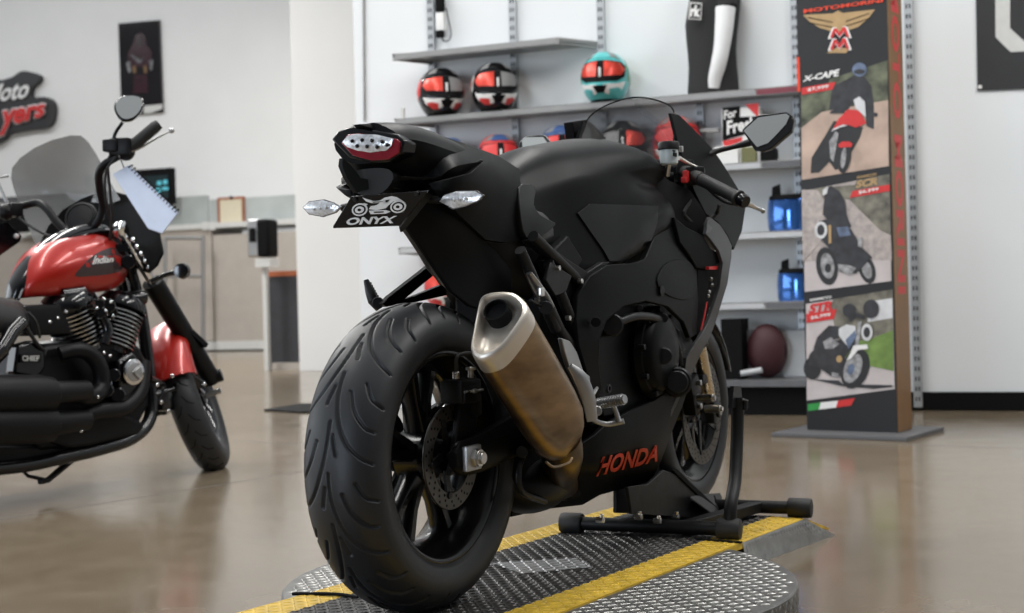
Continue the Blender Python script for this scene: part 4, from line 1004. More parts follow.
sc2 = [(357, 124.4, .004), (399, 127.5, .035), (430, 132, .055), (465, 143.5, .078), (500, 156.5, .095), (519.5, 169, .112), (521.5, 192, .133), (526.5, 239, .134), (458, 214, .12), (404, 152, .06), (404, 177, .05), (455, 160, .13), (484, 161, .137), (400, 141, .06), (430, 178, .09), (490, 195, .137), (434, 183, .115)]
bs_ = panel(S, side, sc2, .014, 8); bl_ = bs_.flipped()
for v in bl_.b.verts:
    k_ = min(1, max(0, (.90 - v.co.z) / .06)) * min(1, max(0, (.2 - v.co.x) / .1)); v.co.y *= 1 - .6 * k_
bb(bs_, 'tail_side_panel', 'paint', bevel=.0025); bb(bl_, 'tail_side_panel', 'paint')
# light unit
b = MB()
def tr(rows): return [V(x, a, z) for x, a, z in rows]
rear_n = Vector((-1, 0, 0))
lo = V(-.127, 0, .98)
def TPX(x, y, dx=0): return S.onplane(x, y, V(-.172 - dx, 0, .98), Vector((1, 0, 0)))
bez = [(331, 139.5), (338, 131), (353, 125.6), (398, 134.5), (404, 141), (401.6, 153), (389, 162), (371, 163), (349, 158), (340, 149)]
b = MB().prism([TPX(*q) for q in bez], (.05, 0, 0), 1.0); bz = bb(b, 'tail_light', 'gloss', bevel=.004)
b = MB().prism([TPX(x, y, .004) for x, y in ((341, 143), (347, 134.5), (360, 133), (397, 139), (400, 142), (398.5, 153), (388, 159.5), (371, 160.5), (352, 155.5))], (.01, 0, 0)); bb(b, 'red_lens', 'redlens', bz, bevel=.002)
b = MB()
pl_ = [(342.5, 142), (347, 136), (356, 134), (376, 134.5), (393, 138.5), (391, 146), (386, 150.5), (370, 152.5), (357, 150.5), (347, 147)]
vs, fs, n = fill2d(pl_, 3); cxx, cyy = 367, 143
def bulge(x, y): return .006 + .006 * max(0, 1 - ((x - cxx) / 27) ** 2 - ((y - cyy) / 10) ** 2)
a = [TPX(x, y, bulge(x, y)) for x, y in vs]; bb(sheet_solid(a, [p + Vector((.005, 0, 0)) for p in a], fs), 'clear_lens', 'lens', bz)
b = MB()
for x, y in ((352, 141), (362, 140), (372, 140.5), (382, 141.5), (357, 146), (367, 146.5), (377, 147), (387, 145)):
    p = TPX(x, y, .0125); b.ball(p, .0042, 5)
bb(b, 'led_reflector', 'gloss', bz, split=True)
# lower grey strip and undertail
for nm, poly, ctrl, mt in (('tail_lower_trim', [(398, 176), (430, 177.5), (441, 176.5), (449, 169.5), (458, 165.5), (482, 159.5), (484, 161.5), (471, 173), (452, 177.5), (430, 179.5), (398, 180)], [(400, 178, .055), (425, 178, .09), (445, 172, .13), (484, 160, .137), (460, 176, .128)], 'paint_grey'),
                           ('undertail_flap', [(343, 158), (349, 163), (357, 172), (361, 178), (368, 179), (372, 178), (371, 188), (357, 193), (347, 178), (342, 166)], [(343, 160, -.04), (372, 180, .0), (357, 193, -.02)], 'paint_grey')):
    b = panel(S, poly, ctrl, .01, 6); 
    bb(b, nm, mt, bevel=.001)
und = [(-.155, [(0, .925), (.045, .92), (.055, .90), (.03, .875), (0, .872)]), (-.08, [(0, .92), (.045, .91), (.045, .89), (.03, .866), (0, .862)]), (.0, [(0, .91), (.055, .90), (.055, .86), (.035, .815), (0, .81)]),
       (.12, [(0, .88), (.085, .86), (.085, .80), (.05, .742), (0, .735)]), (.22, [(0, .84), (.11, .82), (.115, .76), (.07, .692), (0, .685)]), (.38, [(0, .85), (.11, .82), (.12, .74), (.09, .65), (0, .64)])]
b = sect_loft(und, 3, 3); bb(b, 'undertray', 'plast', ang=25)
b = panel(S, [(408, 228), (420, 200), (434, 186), (446, 200), (464, 222), (495, 250), (512, 270), (512, 300), (490, 312), (470, 306), (452, 292), (430, 260)], [(408, 228, .06), (434, 186, .09), (440, 222, .095), (510, 270, .118), (500, 300, .115), (470, 306, .1), (430, 260, .065)], .01, 8)
bb(b, 'inner_fender_panel', 'paint', bevel=.002)
# licence plate
PX = .0
pn = Vector((math.cos(math.radians(20)), 0, math.sin(math.radians(20))))
def LP(x, y, d=0): return S.onplane(x, y, V(-.15, 0, .84), pn) - pn * d
b = MB().prism([LP(*q) for q in ((351, 196.5), (428, 190.5), (427, 192.5), (400.5, 226), (333, 228.5), (333, 226))], pn * .004); lp = bb(b, 'license_plate', 'gloss', bevel=.001)
def lpoly(poly, d=.0015, mt='white', nm='plate_graphic'):
    vs, fs, n = fill2d(poly, 400); a = [LP(x, y, d) for x, y in vs]; return bb(sheet_solid(a, [p + pn * .0012 for p in a], fs), nm, mt, lp)
for cx_, cy_ in ((360, 209.5), (398.5, 206.5)):
    lpoly(ell(cx_, cy_, 8, 6.3, -.2)); lpoly(ell(cx_, cy_, 6.3, 4.8, -.2), .002, 'gloss'); lpoly(ell(cx_, cy_, 4.6, 3.4, -.2), .0025); lpoly(ell(cx_, cy_, 1.8, 1.4), .003, 'gloss')
for poly in ([(363, 197.5), (367, 199), (374, 201), (380, 200.5), (385, 197.5), (392, 196), (397, 197), (401, 199.5), (404, 201.5), (399, 201.5), (394, 201), (390, 204), (386, 208), (377, 210), (369, 209), (371, 206), (377, 205), (380, 202.5), (372, 203), (366, 201)],
             [(369, 210.5), (386, 210), (391, 211.5), (386, 213.5), (371, 214)], [(384, 200), (391, 198.5), (389, 202.5), (384, 204)], [(398, 199.5), (401, 199), (400, 206), (397.5, 206)], [(364, 203), (368, 204), (362, 210), (360, 208)]): lpoly(poly)
for poly in ([(372, 201.5), (384, 201), (380, 202), (374, 202.3)], [(386, 200), (390, 199.5), (388.5, 201.5), (386, 202)], [(374, 211.4), (384, 211), (384, 212.2), (375, 212.6)]): lpoly(poly, .0022, 'gloss')
V2, fs = text2d('ONYX', -.1, .035); q4 = [Vector(p) for p in ((345, 225), (393.5, 223), (399, 215.5), (349, 217.5))]
a = []
for u, v in V2:
    p = (q4[0] * (1 - u) + q4[1] * u) * (1 - v) + (q4[3] * (1 - u) + q4[2] * u) * v; a.append(LP(p.x, p.y, .0018))
bb(sheet_solid(a, [p + pn * .001 for p in a], fs), 'plate_lettering', 'white', lp)
b = MB(); 
for q in ((355.5, 199), (417, 193.5)): p = LP(*q, .004); b.cyl(p, p + pn * .008, .005, 12)
bb(b, 'plate_screw', 'dmetal', lp, split=True)
b = MB(); b.box(V(-.12, 0, .9), (.03, .09, .035), bev=.005); b.bar(V(-.105, 0, .93), V(-.13, 0, .84), .05, .012, (0, 1, 0)); b.cyl(V(-.145, -.015, .885), V(-.145, .015, .885), .01, 14); bb(b, 'plate_bracket', 'plast')
b = panel(S, [(400.5, 227), (427, 192.5), (433, 195), (408, 226), (402, 232)], [(400, 226, .075), (430, 194, .1), (405, 230, .07)], .004, 6); bb(b, 'plate_side_flange', 'plast')
# turn signals
def signal(px, stalk0, w, flip, nm):
    o = S.P(*stalk0, w); pln = Vector((1, 0, 0))
    c0 = sum((Vector((*q, 0)) for q in px), Vector()) / len(px)
    def SP(x, y, d=0): return S.onplane(x, y, o, pln) - Vector((d, 0, 0))
    b = MB(); pts = [SP(*q) for q in px]; b.prism(pts, (.03, 0, 0), .45)
    hs_ = bb(b, 'turn_signal', 'gloss', bevel=.002)
    inn = [(c0.x + (x - c0.x) * .9, c0.y + (y - c0.y) * .86) for x, y in px]
    rim = [(c0.x + (x - c0.x) * .97, c0.y + (y - c0.y) * .95) for x, y in px]
    b = MB().prism([SP(x, y, .0015) for x, y in rim], (.003, 0, 0)); bb(b, 'chrome_rim', 'chrome', hs_)
    vs, fs, n = fill2d(inn, 3)
    def bu(x, y): return .003 + .006 * max(0, 1 - ((x - c0.x) / 20) ** 2 - ((y - c0.y) / 8) ** 2)
    a = [SP(x, y, bu(x, y)) for x, y in vs]; bb(sheet_solid(a, [p + Vector((.003, 0, 0)) for p in a], fs), 'clear_lens', 'lens', hs_)
    for k in (-.3, 0, .3):
        p = SP(c0.x + 20 * k, c0.y + 1 - 3 * k, .0095); MB().ball(p, .0028, 5).build('bulb', 'offwhite', hs_)
    return hs_
signal([(437.5, 202), (443, 195), (457, 190.5), (477, 190), (485, 195), (480, 201), (466, 207), (453, 210)], (461, 200), .175, 1, 'r')
signal([(302.5, 207.5), (309, 201), (324, 199), (334, 202), (342.5, 207), (337, 213), (323, 217.5), (309, 215)], (322, 208), -.175, 1, 'l')
b = MB(); b.tube([V(-.075, .04, .865), V(-.07, .1, .86), V(-.065, .135, .857)], .008, 10, sm=3); b.mirror(); bb(b, 'signal_stalk', 'rubber2')
# pillion pegs
b = MB()
def LB(x, y, w=-.17): return S.P(x, y, w)
for poly in ([(437, 256), (441, 266), (415, 287), (394, 304), (382, 307), (378, 304), (384, 297)], [(440, 284), (458, 292), (408, 303), (390, 307), (384, 304), (410, 296)], [(428, 262), (446, 258), (462, 290), (450, 298)]):
    b.prism([LB(*q) for q in poly], (0, -.014, 0))
lh = bb(b, 'passenger_peg_hanger', 'paint', bevel=.002)
b = MB(); b.tube([LB(380, 307, -.19), LB(373, 300, -.2), LB(370, 292, -.21), LB(366, 280, -.22)], [.013, .013, .011, .006], 10)
for k in range(9):
    f_ = k / 9; p = LB(378, 304, -.195).lerp(LB(366.5, 281, -.22), f_); b.box(p, (.024 - f_ * .01, .012, .006), bev=.001)
b.cyl(LB(378, 303, -.2), LB(378, 303, -.175), .014, 12); bb(b, 'passenger_footpeg', 'dmetal', lh)
# right: folded pillion peg
b = MB(); b.tube([S.P(529, 273, .175), S.P(535, 283, .18), S.P(543, 296, .185), S.P(550, 306, .185)], [.009, .014, .017, .012], 10, flat=.55)
pp = bb(b, 'passenger_footpeg', 'alu'); MB().box(S.P(541, 292, .195), (.02, .01, .02), bev=.003).build('peg_pad', 'steel', pp)
b = MB(); b.cyl(S.P(546, 308, .165), S.P(546, 308, .2), .016, 14); b.tube([S.P(548, 306, .17), S.P(560, 330, .165), S.P(575, 352, .16)], [.014, .012, .014], 10); b.tube([S.P(530, 300, .19), S.P(541, 306, .19)], .003, 8); bb(b, 'passenger_peg_mount', 'dmetal')
# ---- muffler
mo = S.P(495, 322, .225); mf = S.P(566, 441, .205); ax = (mf - mo).normalized()
outer = [(485, 294.5), (495, 292), (509, 292), (517.5, 295), (524.5, 302), (526, 311), (520, 323), (508, 340), (498, 351), (488, 356.5), (478, 358), (472.5, 354), (470.8, 347), (473, 334), (478, 308), (480.5, 299)]
def MP_(x, y, d=0): return S.onplane(x, y, mo + ax * d, ax)
ring0 = cat([MP_(*q) for q in outer], 3, True); cc = sum(ring0, Vector()) / len(ring0)
def mring(k, d, sh=Vector()): return [cc + (p - cc) * k + ax * d + sh for p in ring0]
b = MB(); b.loft([mring(.98, .035), mring(1.02, .04), mring(1.03, .2), mring(1.02, .31), mring(.97, .37), mring(.80, .41), mring(.5, .45)]); mu = bb(b, 'muffler', 'titan', ang=45)
b = MB(); b.loft([mring(.985, .048), mring(1.035, .047), mring(1.03, .012), mring(.99, .0), mring(.90, -.002), mring(.84, .004), mring(.80, .02), mring(.5, .03)]); bb(b, 'muffler_end_cap', mat('warm_brushed_cap', (.72, .66, .58), .42, .85, nscale=40, rvar=.08), mu, ang=60)
b = MB(); po = S.onplane(497.5, 313, mo + ax * .012, ax)
b.lathe([(.024, -.012), (.0265, -.012), (.0265, .02), (.001, .02), (.001, .0), (.0235, .0)], po, ax, 36, closedprof=True); bb(b, 'exhaust_outlet', 'dull', mu)
b = MB(); b.loft([mring(1.0, .34), mring(1.045, .342), mring(1.045, .352), mring(1.0, .354)]); 
b = MB()
hp = [S.P(558, 438, .195), S.P(562, 455, .18), S.P(560, 470, .14), S.P(558, 480, .09), S.P(565, 484, .02)]
b.tube(hp, [.052, .048, .044, .046, .046], 24, sm=5); bb(b, 'exhaust_link_pipe', 'titan_dark', mu)
b = MB(); b.ball(V(.38, .06, .22), .085, 12, (1.5, 1.1, .8)); bb(b, 'exhaust_chamber', 'dmetal')
b = MB(); b.tube([S.P(546, 462, .26), S.P(554, 467, .262), S.P(568, 463, .262), S.P(572, 458, .26)], .003, 8, sm=4); bb(b, 'spring_clip', 'titan', mu)
# inner lower hugger seen under the pipe
b = MB(); b.prism([S.P(x, y, .1) for x, y in ((520, 440), (575, 400), (590, 470), (580, 500), (530, 500), (516, 480))], (0, .2, 0)); bb(b, 'lower_linkage_cover', 'dull', bevel=.01)
b = MB(); b.cyl(S.P(522, 452, .12), S.P(522, 452, .15), .014, 14); b.tube([S.P(523, 455, .14), S.P(519, 470, .14), S.P(522, 492, .14), S.P(545, 502, .13)], .007, 8, sm=4); bb(b, 'linkage_bolt', 'dmetal')
# ---- rearset
b = MB(); b.prism([S.P(x, y, .2) for x, y in ((562, 338), (570, 341), (577, 352), (584, 372), (590, 376), (592, 400), (586, 404), (578, 384), (570, 368), (565, 352))], (0, .012, 0)); rs_ = bb(b, 'rearset_plate', 'alu', bevel=.002)
b = MB(); b.tube([S.P(570, 366, .225), S.P(580, 378, .24), S.P(588, 398, .25), S.P(592, 420, .25)], [.004, .009, .009, .007], 10, sm=4, flat=2.0); bb(b, 'heel_guard', 'alu', rs_)
b = MB(); b.tube([S.P(594, 404.5, .21), S.P(625, 399, .295)], [.011, .011, .012, .0105], 12)
for k in range(10):
    p = S.P(594, 404.5, .21).lerp(S.P(625, 399, .295), .15 + k * .085); b.lathe([(.0135, -.0015), (.0135, .0015)], p, S.P(625, 399, .295) - S.P(594, 404.5, .21), 12)
bb(b, 'footpeg', 'alu', rs_)
b = MB(); b.tube([S.P(592, 419, .215), S.P(600, 423, .225), S.P(610, 424, .24), S.P(624, 421, .27)], [.006, .006, .0065, .007], 10, sm=3); b.tube([S.P(612, 403, .25), S.P(616, 412, .255), S.P(619, 422, .262)], [.007, .006, .007], 10); b.tube([S.P(590, 398, .21), S.P(597, 388, .2)], [.007, .004], 8); b.cyl(S.P(597, 411, .2), S.P(597, 411, .235), .012, 12); bb(b, 'brake_pedal', 'alu', rs_)
b = MB(); b.lathe([(.006, 0), (.012, .001), (.011, .006), (.006, .006)], S.P(607.5, 388.5, .19), (0, -1, 0), 16, closedprof=True); bb(b, 'frame_plug', 'dmetal')
# ---- tank
tk_ = [(.31, [(0, .945), (.06, .935), (.09, .90), (.105, .87), (.125, .80), (.10, .76), (0, .75)]),
       (.40, [(0, .985), (.065, .97), (.10, .93), (.12, .89), (.142, .78), (.12, .74), (0, .73)]),
       (.50, [(0, 1.022), (.08, 1.002), (.125, .955), (.145, .91), (.162, .76), (.15, .70), (0, .70)]),
       (.62, [(0, 1.045), (.10, 1.02), (.15, .97), (.166, .92), (.182, .78), (.165, .72), (0, .71)]),
       (.76, [(0, 1.068), (.12, 1.04), (.17, .99), (.17, .95), (.197, .88), (.185, .76), (0, .73)]),
       (.88, [(0, 1.078), (.13, 1.048), (.182, 1.0), (.165, .95), (.2, .89), (.19, .80), (0, .76)]),
       (.98, [(0, 1.068), (.12, 1.04), (.175, .995), (.155, .95), (.195, .89), (.18, .82), (0, .78)]),
       (1.03, [(0, 1.05), (.10, 1.025), (.155, .98), (.14, .94), (.18, .88), (.16, .83), (0, .81)]),
       (1.06, [(0, 1.0), (.08, .985), (.12, .96), (.12, .93), (.15, .87), (.13, .84), (0, .83)])]
tank = sect_loft(tk_, 4, 4); tb = bvh_of(tank); tko = bb(tank, 'fuel_tank', 'paint', ang=50)
ins = [(576.5, 213.5), (588.5, 204), (657, 206.5), (656, 222), (650, 240), (643.5, 256), (634, 260), (608, 261), (602, 250), (590, 233)]
big = [(Vector(q) - Vector((620, 232))) * 1.018 + Vector((620, 232)) for q in ins]
bb(overlay(S, tb, [tuple(q) for q in big], .0012, .003, 7), 'tank_panel_gap', 'dull')
ov = overlay(S, tb, ins, .0045, .006, 7); bb(ov, 'tank_side_panel', 'paint_grey', bevel=.0015)
bb(ov.flipped() if False else overlay(S, tb, ins, .0045, .006, 9).flipped(), 'tank_side_panel', 'paint_grey')
# seat
st_ = [(.22, [(0, .86), (.09, .85), (.12, .82), (.11, .79), (0, .785)]), (.31, [(0, .875), (.10, .862), (.14, .82), (.13, .77), (0, .765)]), (.41, [(0, .90), (.09, .885), (.13, .83), (.12, .78), (0, .77)])]
bb(sect_loft(st_, 4, 3), 'rider_seat', 'leather')
b = panel(S, [(519, 188), (527, 184), (534, 185), (536, 192), (534, 204), (540, 214), (552, 221), (556, 224), (548, 232), (536, 238), (526, 238), (521, 220)], [(519, 188, .135), (534, 186, .125), (552, 222, .155), (526, 238, .145), (540, 215, .15)], .05, 6, sm=2)
bb(b, 'seat_side_pad', 'paint_grey', bevel=.004)
# tank lower skirt strip
b = panel(S, [(528, 240), (541, 238), (566, 258), (588, 272), (603, 262), (610, 262), (590, 283), (584, 284), (560, 265)], [(528, 240, .155), (566, 258, .17), (588, 272, .18), (610, 262, .19)], .02, 7); bb(b, 'frame_rail_cover', 'plast', bevel=.002)
# ---- side fairing
fair = [(590, 276), (607, 265), (634, 263), (645, 259), (655, 236), (661, 222), (671, 222), (678, 240), (688, 256), (697, 268), (698.5, 300), (697, 334), (690, 338), (684, 322), (668, 306.5), (646, 301), (624, 306), (607, 321), (600, 338), (599, 362), (602, 388), (598, 400), (588, 376), (579, 345), (576, 318), (578, 295)]
fc = [(590, 276, .19), (655, 236, .205), (671, 222, .2), (697, 268, .225), (697, 334, .225), (646, 301, .222), (600, 338, .20), (578, 295, .18), (598, 400, .18), (630, 285, .212), (672, 280, .228)]
fa = panel(S, fair, fc, .014, 8); fbvh = bvh_of(fa); fl_ = fa.flipped(); bb(fa, 'side_fairing', 'paint', bevel=.002); bb(fl_, 'side_fairing', 'paint')
bb(overlay(S, fbvh, [(658, 274), (668, 262), (685, 260), (694, 272), (694, 292), (684, 300), (668, 296), (657, 286)], .004, .006, 6, sm=3), 'fairing_bulge', 'paint', bevel=.002)
b = MB(); p = S.P(661, 291, .228); b.lathe([(.012, 0), (.014, .004), (.009, .005), (.001, .003)], p, (0, -1, 0), 20); bb(b, 'fairing_screw', 'plast')
b = MB(); b.cyl(S.P(596, 322, .205), S.P(596, 322, .212), .012, 14); bb(b, 'fairing_clip_hole', 'dull')
inner = [(674, 217), (686, 227), (704, 236), (711, 249), (719.5, 253), (721, 263), (709, 270), (697, 268), (690, 256), (680, 242)]
bi = panel(S, inner, [(674, 217, .21), (704, 236, .24), (721, 260, .255), (697, 268, .232), (680, 242, .222)], .03, 6); bb(bi.flipped(), 'winglet_duct', 'paint'); bb(bi, 'winglet_duct', 'paint', bevel=.002)
duct = [(697.5, 269), (709, 271), (706.5, 300), (701, 331), (697, 336), (698, 300)]
bi = panel(S, duct, [(697, 269, .226), (709, 271, .24), (701, 331, .23), (697, 336, .224)], .012, 6); bb(bi, 'duct_inner_panel', 'paint', bevel=.001)
b = MB(); b.tube([S.P(707, 302, .242), S.P(704, 318, .24), S.P(701, 330, .236)], .0022, 8); bb(b, 'red_duct_trim', 'redflat')
b = MB(); b.prism([S.P(x, y, .25) for x, y in ((709, 266.5), (719, 266), (717, 269.5), (709, 269.5))], (0, .01, 0)); bb(b, 'red_duct_tab', 'redflat')
b = MB()
for q in ((711, 279), (709, 292), (708, 296), (712, 285)): b.ball(S.P(*q, .236), .006, 5)
bb(b, 'duct_fastener', 'alu', split=True)
# dark backing behind the duct
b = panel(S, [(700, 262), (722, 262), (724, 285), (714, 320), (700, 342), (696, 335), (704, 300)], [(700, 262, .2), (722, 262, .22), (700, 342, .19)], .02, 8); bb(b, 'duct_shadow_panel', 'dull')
blade = [(710, 217), (720, 224.5), (728, 237), (732, 246), (731.5, 258), (727.5, 284), (722, 302), (716.5, 320), (710.5, 336), (701, 354), (690, 377), (676, 406), (664, 432), (656, 441), (663, 428), (672, 408), (684, 378), (686.5, 358), (694, 346), (701, 336), (708, 322), (714, 305), (719.5, 288), (723, 263), (719, 251), (712, 241), (706, 234), (707.5, 223)]
bc = [(710, 217, .245), (732, 246, .265), (723, 263, .265), (716.5, 320, .245), (701, 340, .235), (690, 370, .215), (664, 432, .185)]
bi = panel(S, blade, bc, .01, 6); M['blade'] = mat('pewter_grey_paint', (.055, .056, .058), .34, nscale=9, rvar=.04)
bb(bi.flipped(), 'outer_fairing_blade', 'blade'); bb(bi, 'outer_fairing_blade', 'blade', bevel=.0015)
# ---- engine cover
ec = S.P(648, 352, .17)
b = MB(); b.lathe([(.115, 0), (.12, .012), (.112, .028), (.105, .03), (.098, .045), (.088, .052), (.05, .056), (.001, .056)], ec, (0, -1, 0), 48); eo = bb(b, 'clutch_cover', 'dmetal' if False else 'paint', ang=30)
b = MB()
for k in range(9):
    a = 2 * PI * k / 9 + .2; p = ec + Vector((.112 * math.cos(a), -.02, .112 * math.sin(a))); b.cyl(p, p + Vector((0, -.02, 0)), .008, 8)
bb(b, 'cover_bolt', 'dmetal', eo, split=True)
b = MB(); b.cyl(S.P(677, 382, .16), S.P(677, 382, .235), .04, 28); b.cyl(S.P(677, 382, .235), S.P(677, 382, .245), .03, 24); b.cyl(S.P(664, 356, .16), S.P(664, 356, .23), .022, 18); b.cyl(S.P(612, 325, .16), S.P(612, 325, .2), .028, 18); b.tube([S.P(618, 322, .2), S.P(640, 316, .215), S.P(662, 322, .21), S.P(676, 345, .2), S.P(680, 365, .2)], .011, 10, sm=4); b.cyl(S.P(640, 308, .2), S.P(640, 308, .215), .008, 10); b.cyl(S.P(664, 318, .18), S.P(664, 318, .222), .012, 12); bb(b, 'engine_casing', 'dmetal', bevel=0)
b = MB(); b.prism([S.P(x, y, .165) for x, y in ((598, 320), (625, 303), (668, 303), (690, 330), (696, 350), (680, 392), (640, 412), (604, 418), (594, 380))], (0, .03, 0)); bb(b, 'crankcase', 'paint', bevel=.006)
b = MB(); b.prism([S.P(x, y, .2) for x, y in ((655, 322), (662, 318), (680, 330), (686, 350), (682, 352), (672, 336))], (0, .012, 0)); bb(b, 'oil_line_cover', 'dmetal', bevel=.003)
# ---- lower fairing
low = [(512, 517), (548, 509), (583, 505), (600, 495), (622, 489), (652, 481), (661, 462), (672, 432), (682, 408), (690, 384), (694, 362), (690, 352), (684, 368), (676, 385), (655, 400), (630, 411), (606, 424), (596, 434), (578, 446), (566, 462), (540, 484), (512, 503)]
lc = [(512, 517, .05), (512, 503, .06), (583, 505, .06), (622, 489, .09), (652, 481, .12), (672, 432, .185), (694, 362, .21), (630, 411, .19), (580, 446, .15), (600, 470, .165), (650, 450, .185), (566, 470, .13), (545, 500, .07), (610, 480, .14)]
lf = panel(S, low, lc, .012, 8); lb_ = bvh_of(lf); ll = lf.flipped(); bb(lf, 'lower_fairing', 'paint', bevel=.002); bb(ll, 'lower_fairing', 'paint')
b = MB(); b.loft([[V(x, a * w_, z0 + (z1 - z0) * q) for a, q in ((-1, 1), (-.7, .2), (0, 0), (.7, .2), (1, 1))] for x, w_, z0, z1 in ((.22, .04, .175, .22), (.45, .08, .17, .25), (.75, .12, .165, .28), (1.0, .13, .19, .3))]); bb(b, 'belly_pan', 'paint')
bb(text_px(S, lb_, [(595, 475.5), (656, 460.5), (658, 444), (599, 457)], 'HONDA', .0045, .2, .025), 'red_fairing_lettering', mat('dim_red_vinyl', (.55, .04, .015), .45, nscale=30, nvar=.05))
# ---- front end
fk = Vector((-math.sin(math.radians(24)), 0, math.cos(math.radians(24))))
for s_ in (1, -1):
    a0 = V(WB - .01, .098 * s_, FR + .02)
    b = MB(); b.tube([a0 + fk * .0, a0 + fk * .12, a0 + fk * .3], [.021, .021, .021], 20); fo = bb(b, 'fork_leg', mat('champagne_fork_metal', (.6, .5, .36), .28, 1.0, nscale=30, rvar=.06))
    b = MB(); b.tube([a0 + fk * .2, a0 + fk * .205, a0 + fk * .45, a0 + fk * .72], [.027, .029, .03, .028], 20); bb(b, 'fork_outer_tube', 'gloss', fo)
    b = MB(); b.box(a0 + Vector((0, 0, -.015)), (.05, .045, .08), bev=.008); b.cyl(a0 + Vector((.01, -.03 * s_, -.02)), a0 + Vector((.01, .03 * s_, -.02)), .02, 16); b.box(a0 + fk * .09 + Vector((-.03, 0, 0)), (.05, .03, .03), bev=.005); bb(b, 'axle_clamp', 'dmetal', fo, split=True)
    cp = V(WB - .135, .078 * s_, FR + .06)
    b = MB(); b.box(cp, (.07, .06, .11), Matrix.Rotation(math.radians(-20), 3, 'Y'), .012); co = bb(b, 'front_brake_caliper', 'plast')
    b = MB()
    for dz in (-.035, .035): b.cyl(cp + Vector((0, -.03 * s_, dz)), cp + Vector((0, -.042 * s_, dz)), .009, 8)
    bb(b, 'caliper_bolt', 'alu', co, split=True)
b = MB(); b.cyl(V(WB, -.13, FR), V(WB, .13, FR), .012, 16); bb(b, 'front_axle', 'alu')
b = MB(); b.lathe([(.308, -.062), (.318, -.055), (.326, -.03), (.328, 0), (.326, .03), (.318, .055), (.308, .062), (.304, .062), (.314, .05), (.322, 0), (.314, -.05), (.304, -.062)], V(WB, 0, FR), (0, 1, 0), 40, closedprof=True, a0=math.radians(20) , a1=math.radians(160))
# orient arc on top
cen = V(WB, 0, FR)
mz = min(v.co.z for v in b.b.verts)
if mz < FR - .02:
    bmesh.ops.rotate(b.b, verts=b.b.verts, cent=cen, matrix=Matrix.Rotation(PI, 3, 'Y'))
bb(b, 'front_fender', 'gloss')
# nose
nose = [(1.22, [(0, 1.03), (.12, 1.02), (.19, .96), (.2, .86), (.12, .80), (0, .8)]), (1.42, [(0, 1.03), (.12, 1.02), (.185, .96), (.19, .86), (.11, .78), (0, .77)]), (1.58, [(0, 1.01), (.1, 1.0), (.15, .95), (.15, .86), (.09, .79), (0, .78)]), (1.7, [(0, .96), (.05, .955), (.08, .92), (.08, .86), (.05, .82), (0, .81)])]
bb(sect_loft(nose, 4, 3), 'nose_cowl', 'paint')
cowl = [(671, 113), (679, 114.5), (692, 127), (713, 149), (724, 165), (738, 188), (746, 206), (742, 232), (734, 250), (728, 236), (718, 222), (706, 214), (694, 190), (680, 150)]
cc_ = [(671, 113, .14), (713, 149, .2), (746, 206, .235), (734, 250, .26), (706, 214, .22), (680, 150, .17)]
bi = panel(S, cowl, cc_, .01, 7); bb(bi.flipped(), 'upper_cowl_side', 'paint'); bb(bi, 'upper_cowl_side', 'paint', bevel=.002)
b = MB()
rws = []
for k in (1, 0):
    pass
rear = [(1.09, .15, 1.03), (1.11, .153, 1.08), (1.14, .146, 1.13), (1.17, .128, 1.183), (1.178, .072, 1.213), (1.192, 0, 1.228)]
mid = [(1.27, .16, 1.02), (1.29, .158, 1.06), (1.31, .145, 1.10), (1.33, .115, 1.14), (1.34, .06, 1.163), (1.34, 0, 1.177)]
fr = [(1.56, .13, 1.0), (1.56, .125, 1.025), (1.565, .11, 1.045), (1.57, .085, 1.06), (1.57, .045, 1.07), (1.57, 0, 1.076)]
rows = []
for q in (rear, mid, fr):
    full = [V(x, w_, z) for x, w_, z in q] + [V(x, -w_, z) for x, w_, z in q[-2::-1]]; rows.append(cat(full, 4))
cols = [cat([r[i] for r in rows], 5) for i in range(len(rows[0]))]; rows = [[c[j] for c in cols] for j in range(len(cols[0]))]
ws = MB().sheet(rows); bb(ws, 'windscreen', 'clear')
b = MB().tube(rows[0], .0022, 6); bb(b, 'windscreen_edge', 'dull')
lp_ = panel(S, [(572.7, 122), (588, 119.5), (597, 128), (607, 139), (575, 139)], [(588, 120, -.165)], .03, 8); bb(lp_, 'inner_cowl_wing', 'dull', bevel=.002)
# dash / inner cowl
b = MB(); b.prism([V(1.3, .13, 1.0), V(1.33, .13, 1.06), V(1.33, -.13, 1.06), V(1.3, -.13, 1.0)], (.06, 0, 0)); bb(b, 'dash_display', 'gloss', bevel=.005)
b = MB(); b.box(V(1.12, 0, .985), (.1, .26, .035), bev=.008); b.cyl(V(1.1, 0, .98), V(1.1, 0, 1.01), .02, 16); bb(b, 'top_yoke', 'dmetal')
b = MB()
for s_ in (1, -1): b.cyl(V(1.12, .098 * s_, .94), V(1.12, .098 * s_, 1.02), .028, 20)
bb(b, 'fork_cap', 'dmetal')
# inner black filler between tank and cowl
b = panel(S, [(655, 165), (668, 180), (690, 190), (706, 214), (712, 232), (700, 240), (684, 228), (672, 222), (660, 222), (657, 200)], [(655, 165, .14), (690, 190, .2), (712, 232, .225), (672, 222, .19)], .1, 8); bb(b, 'inner_cowl_panel', 'dull', bevel=.003)
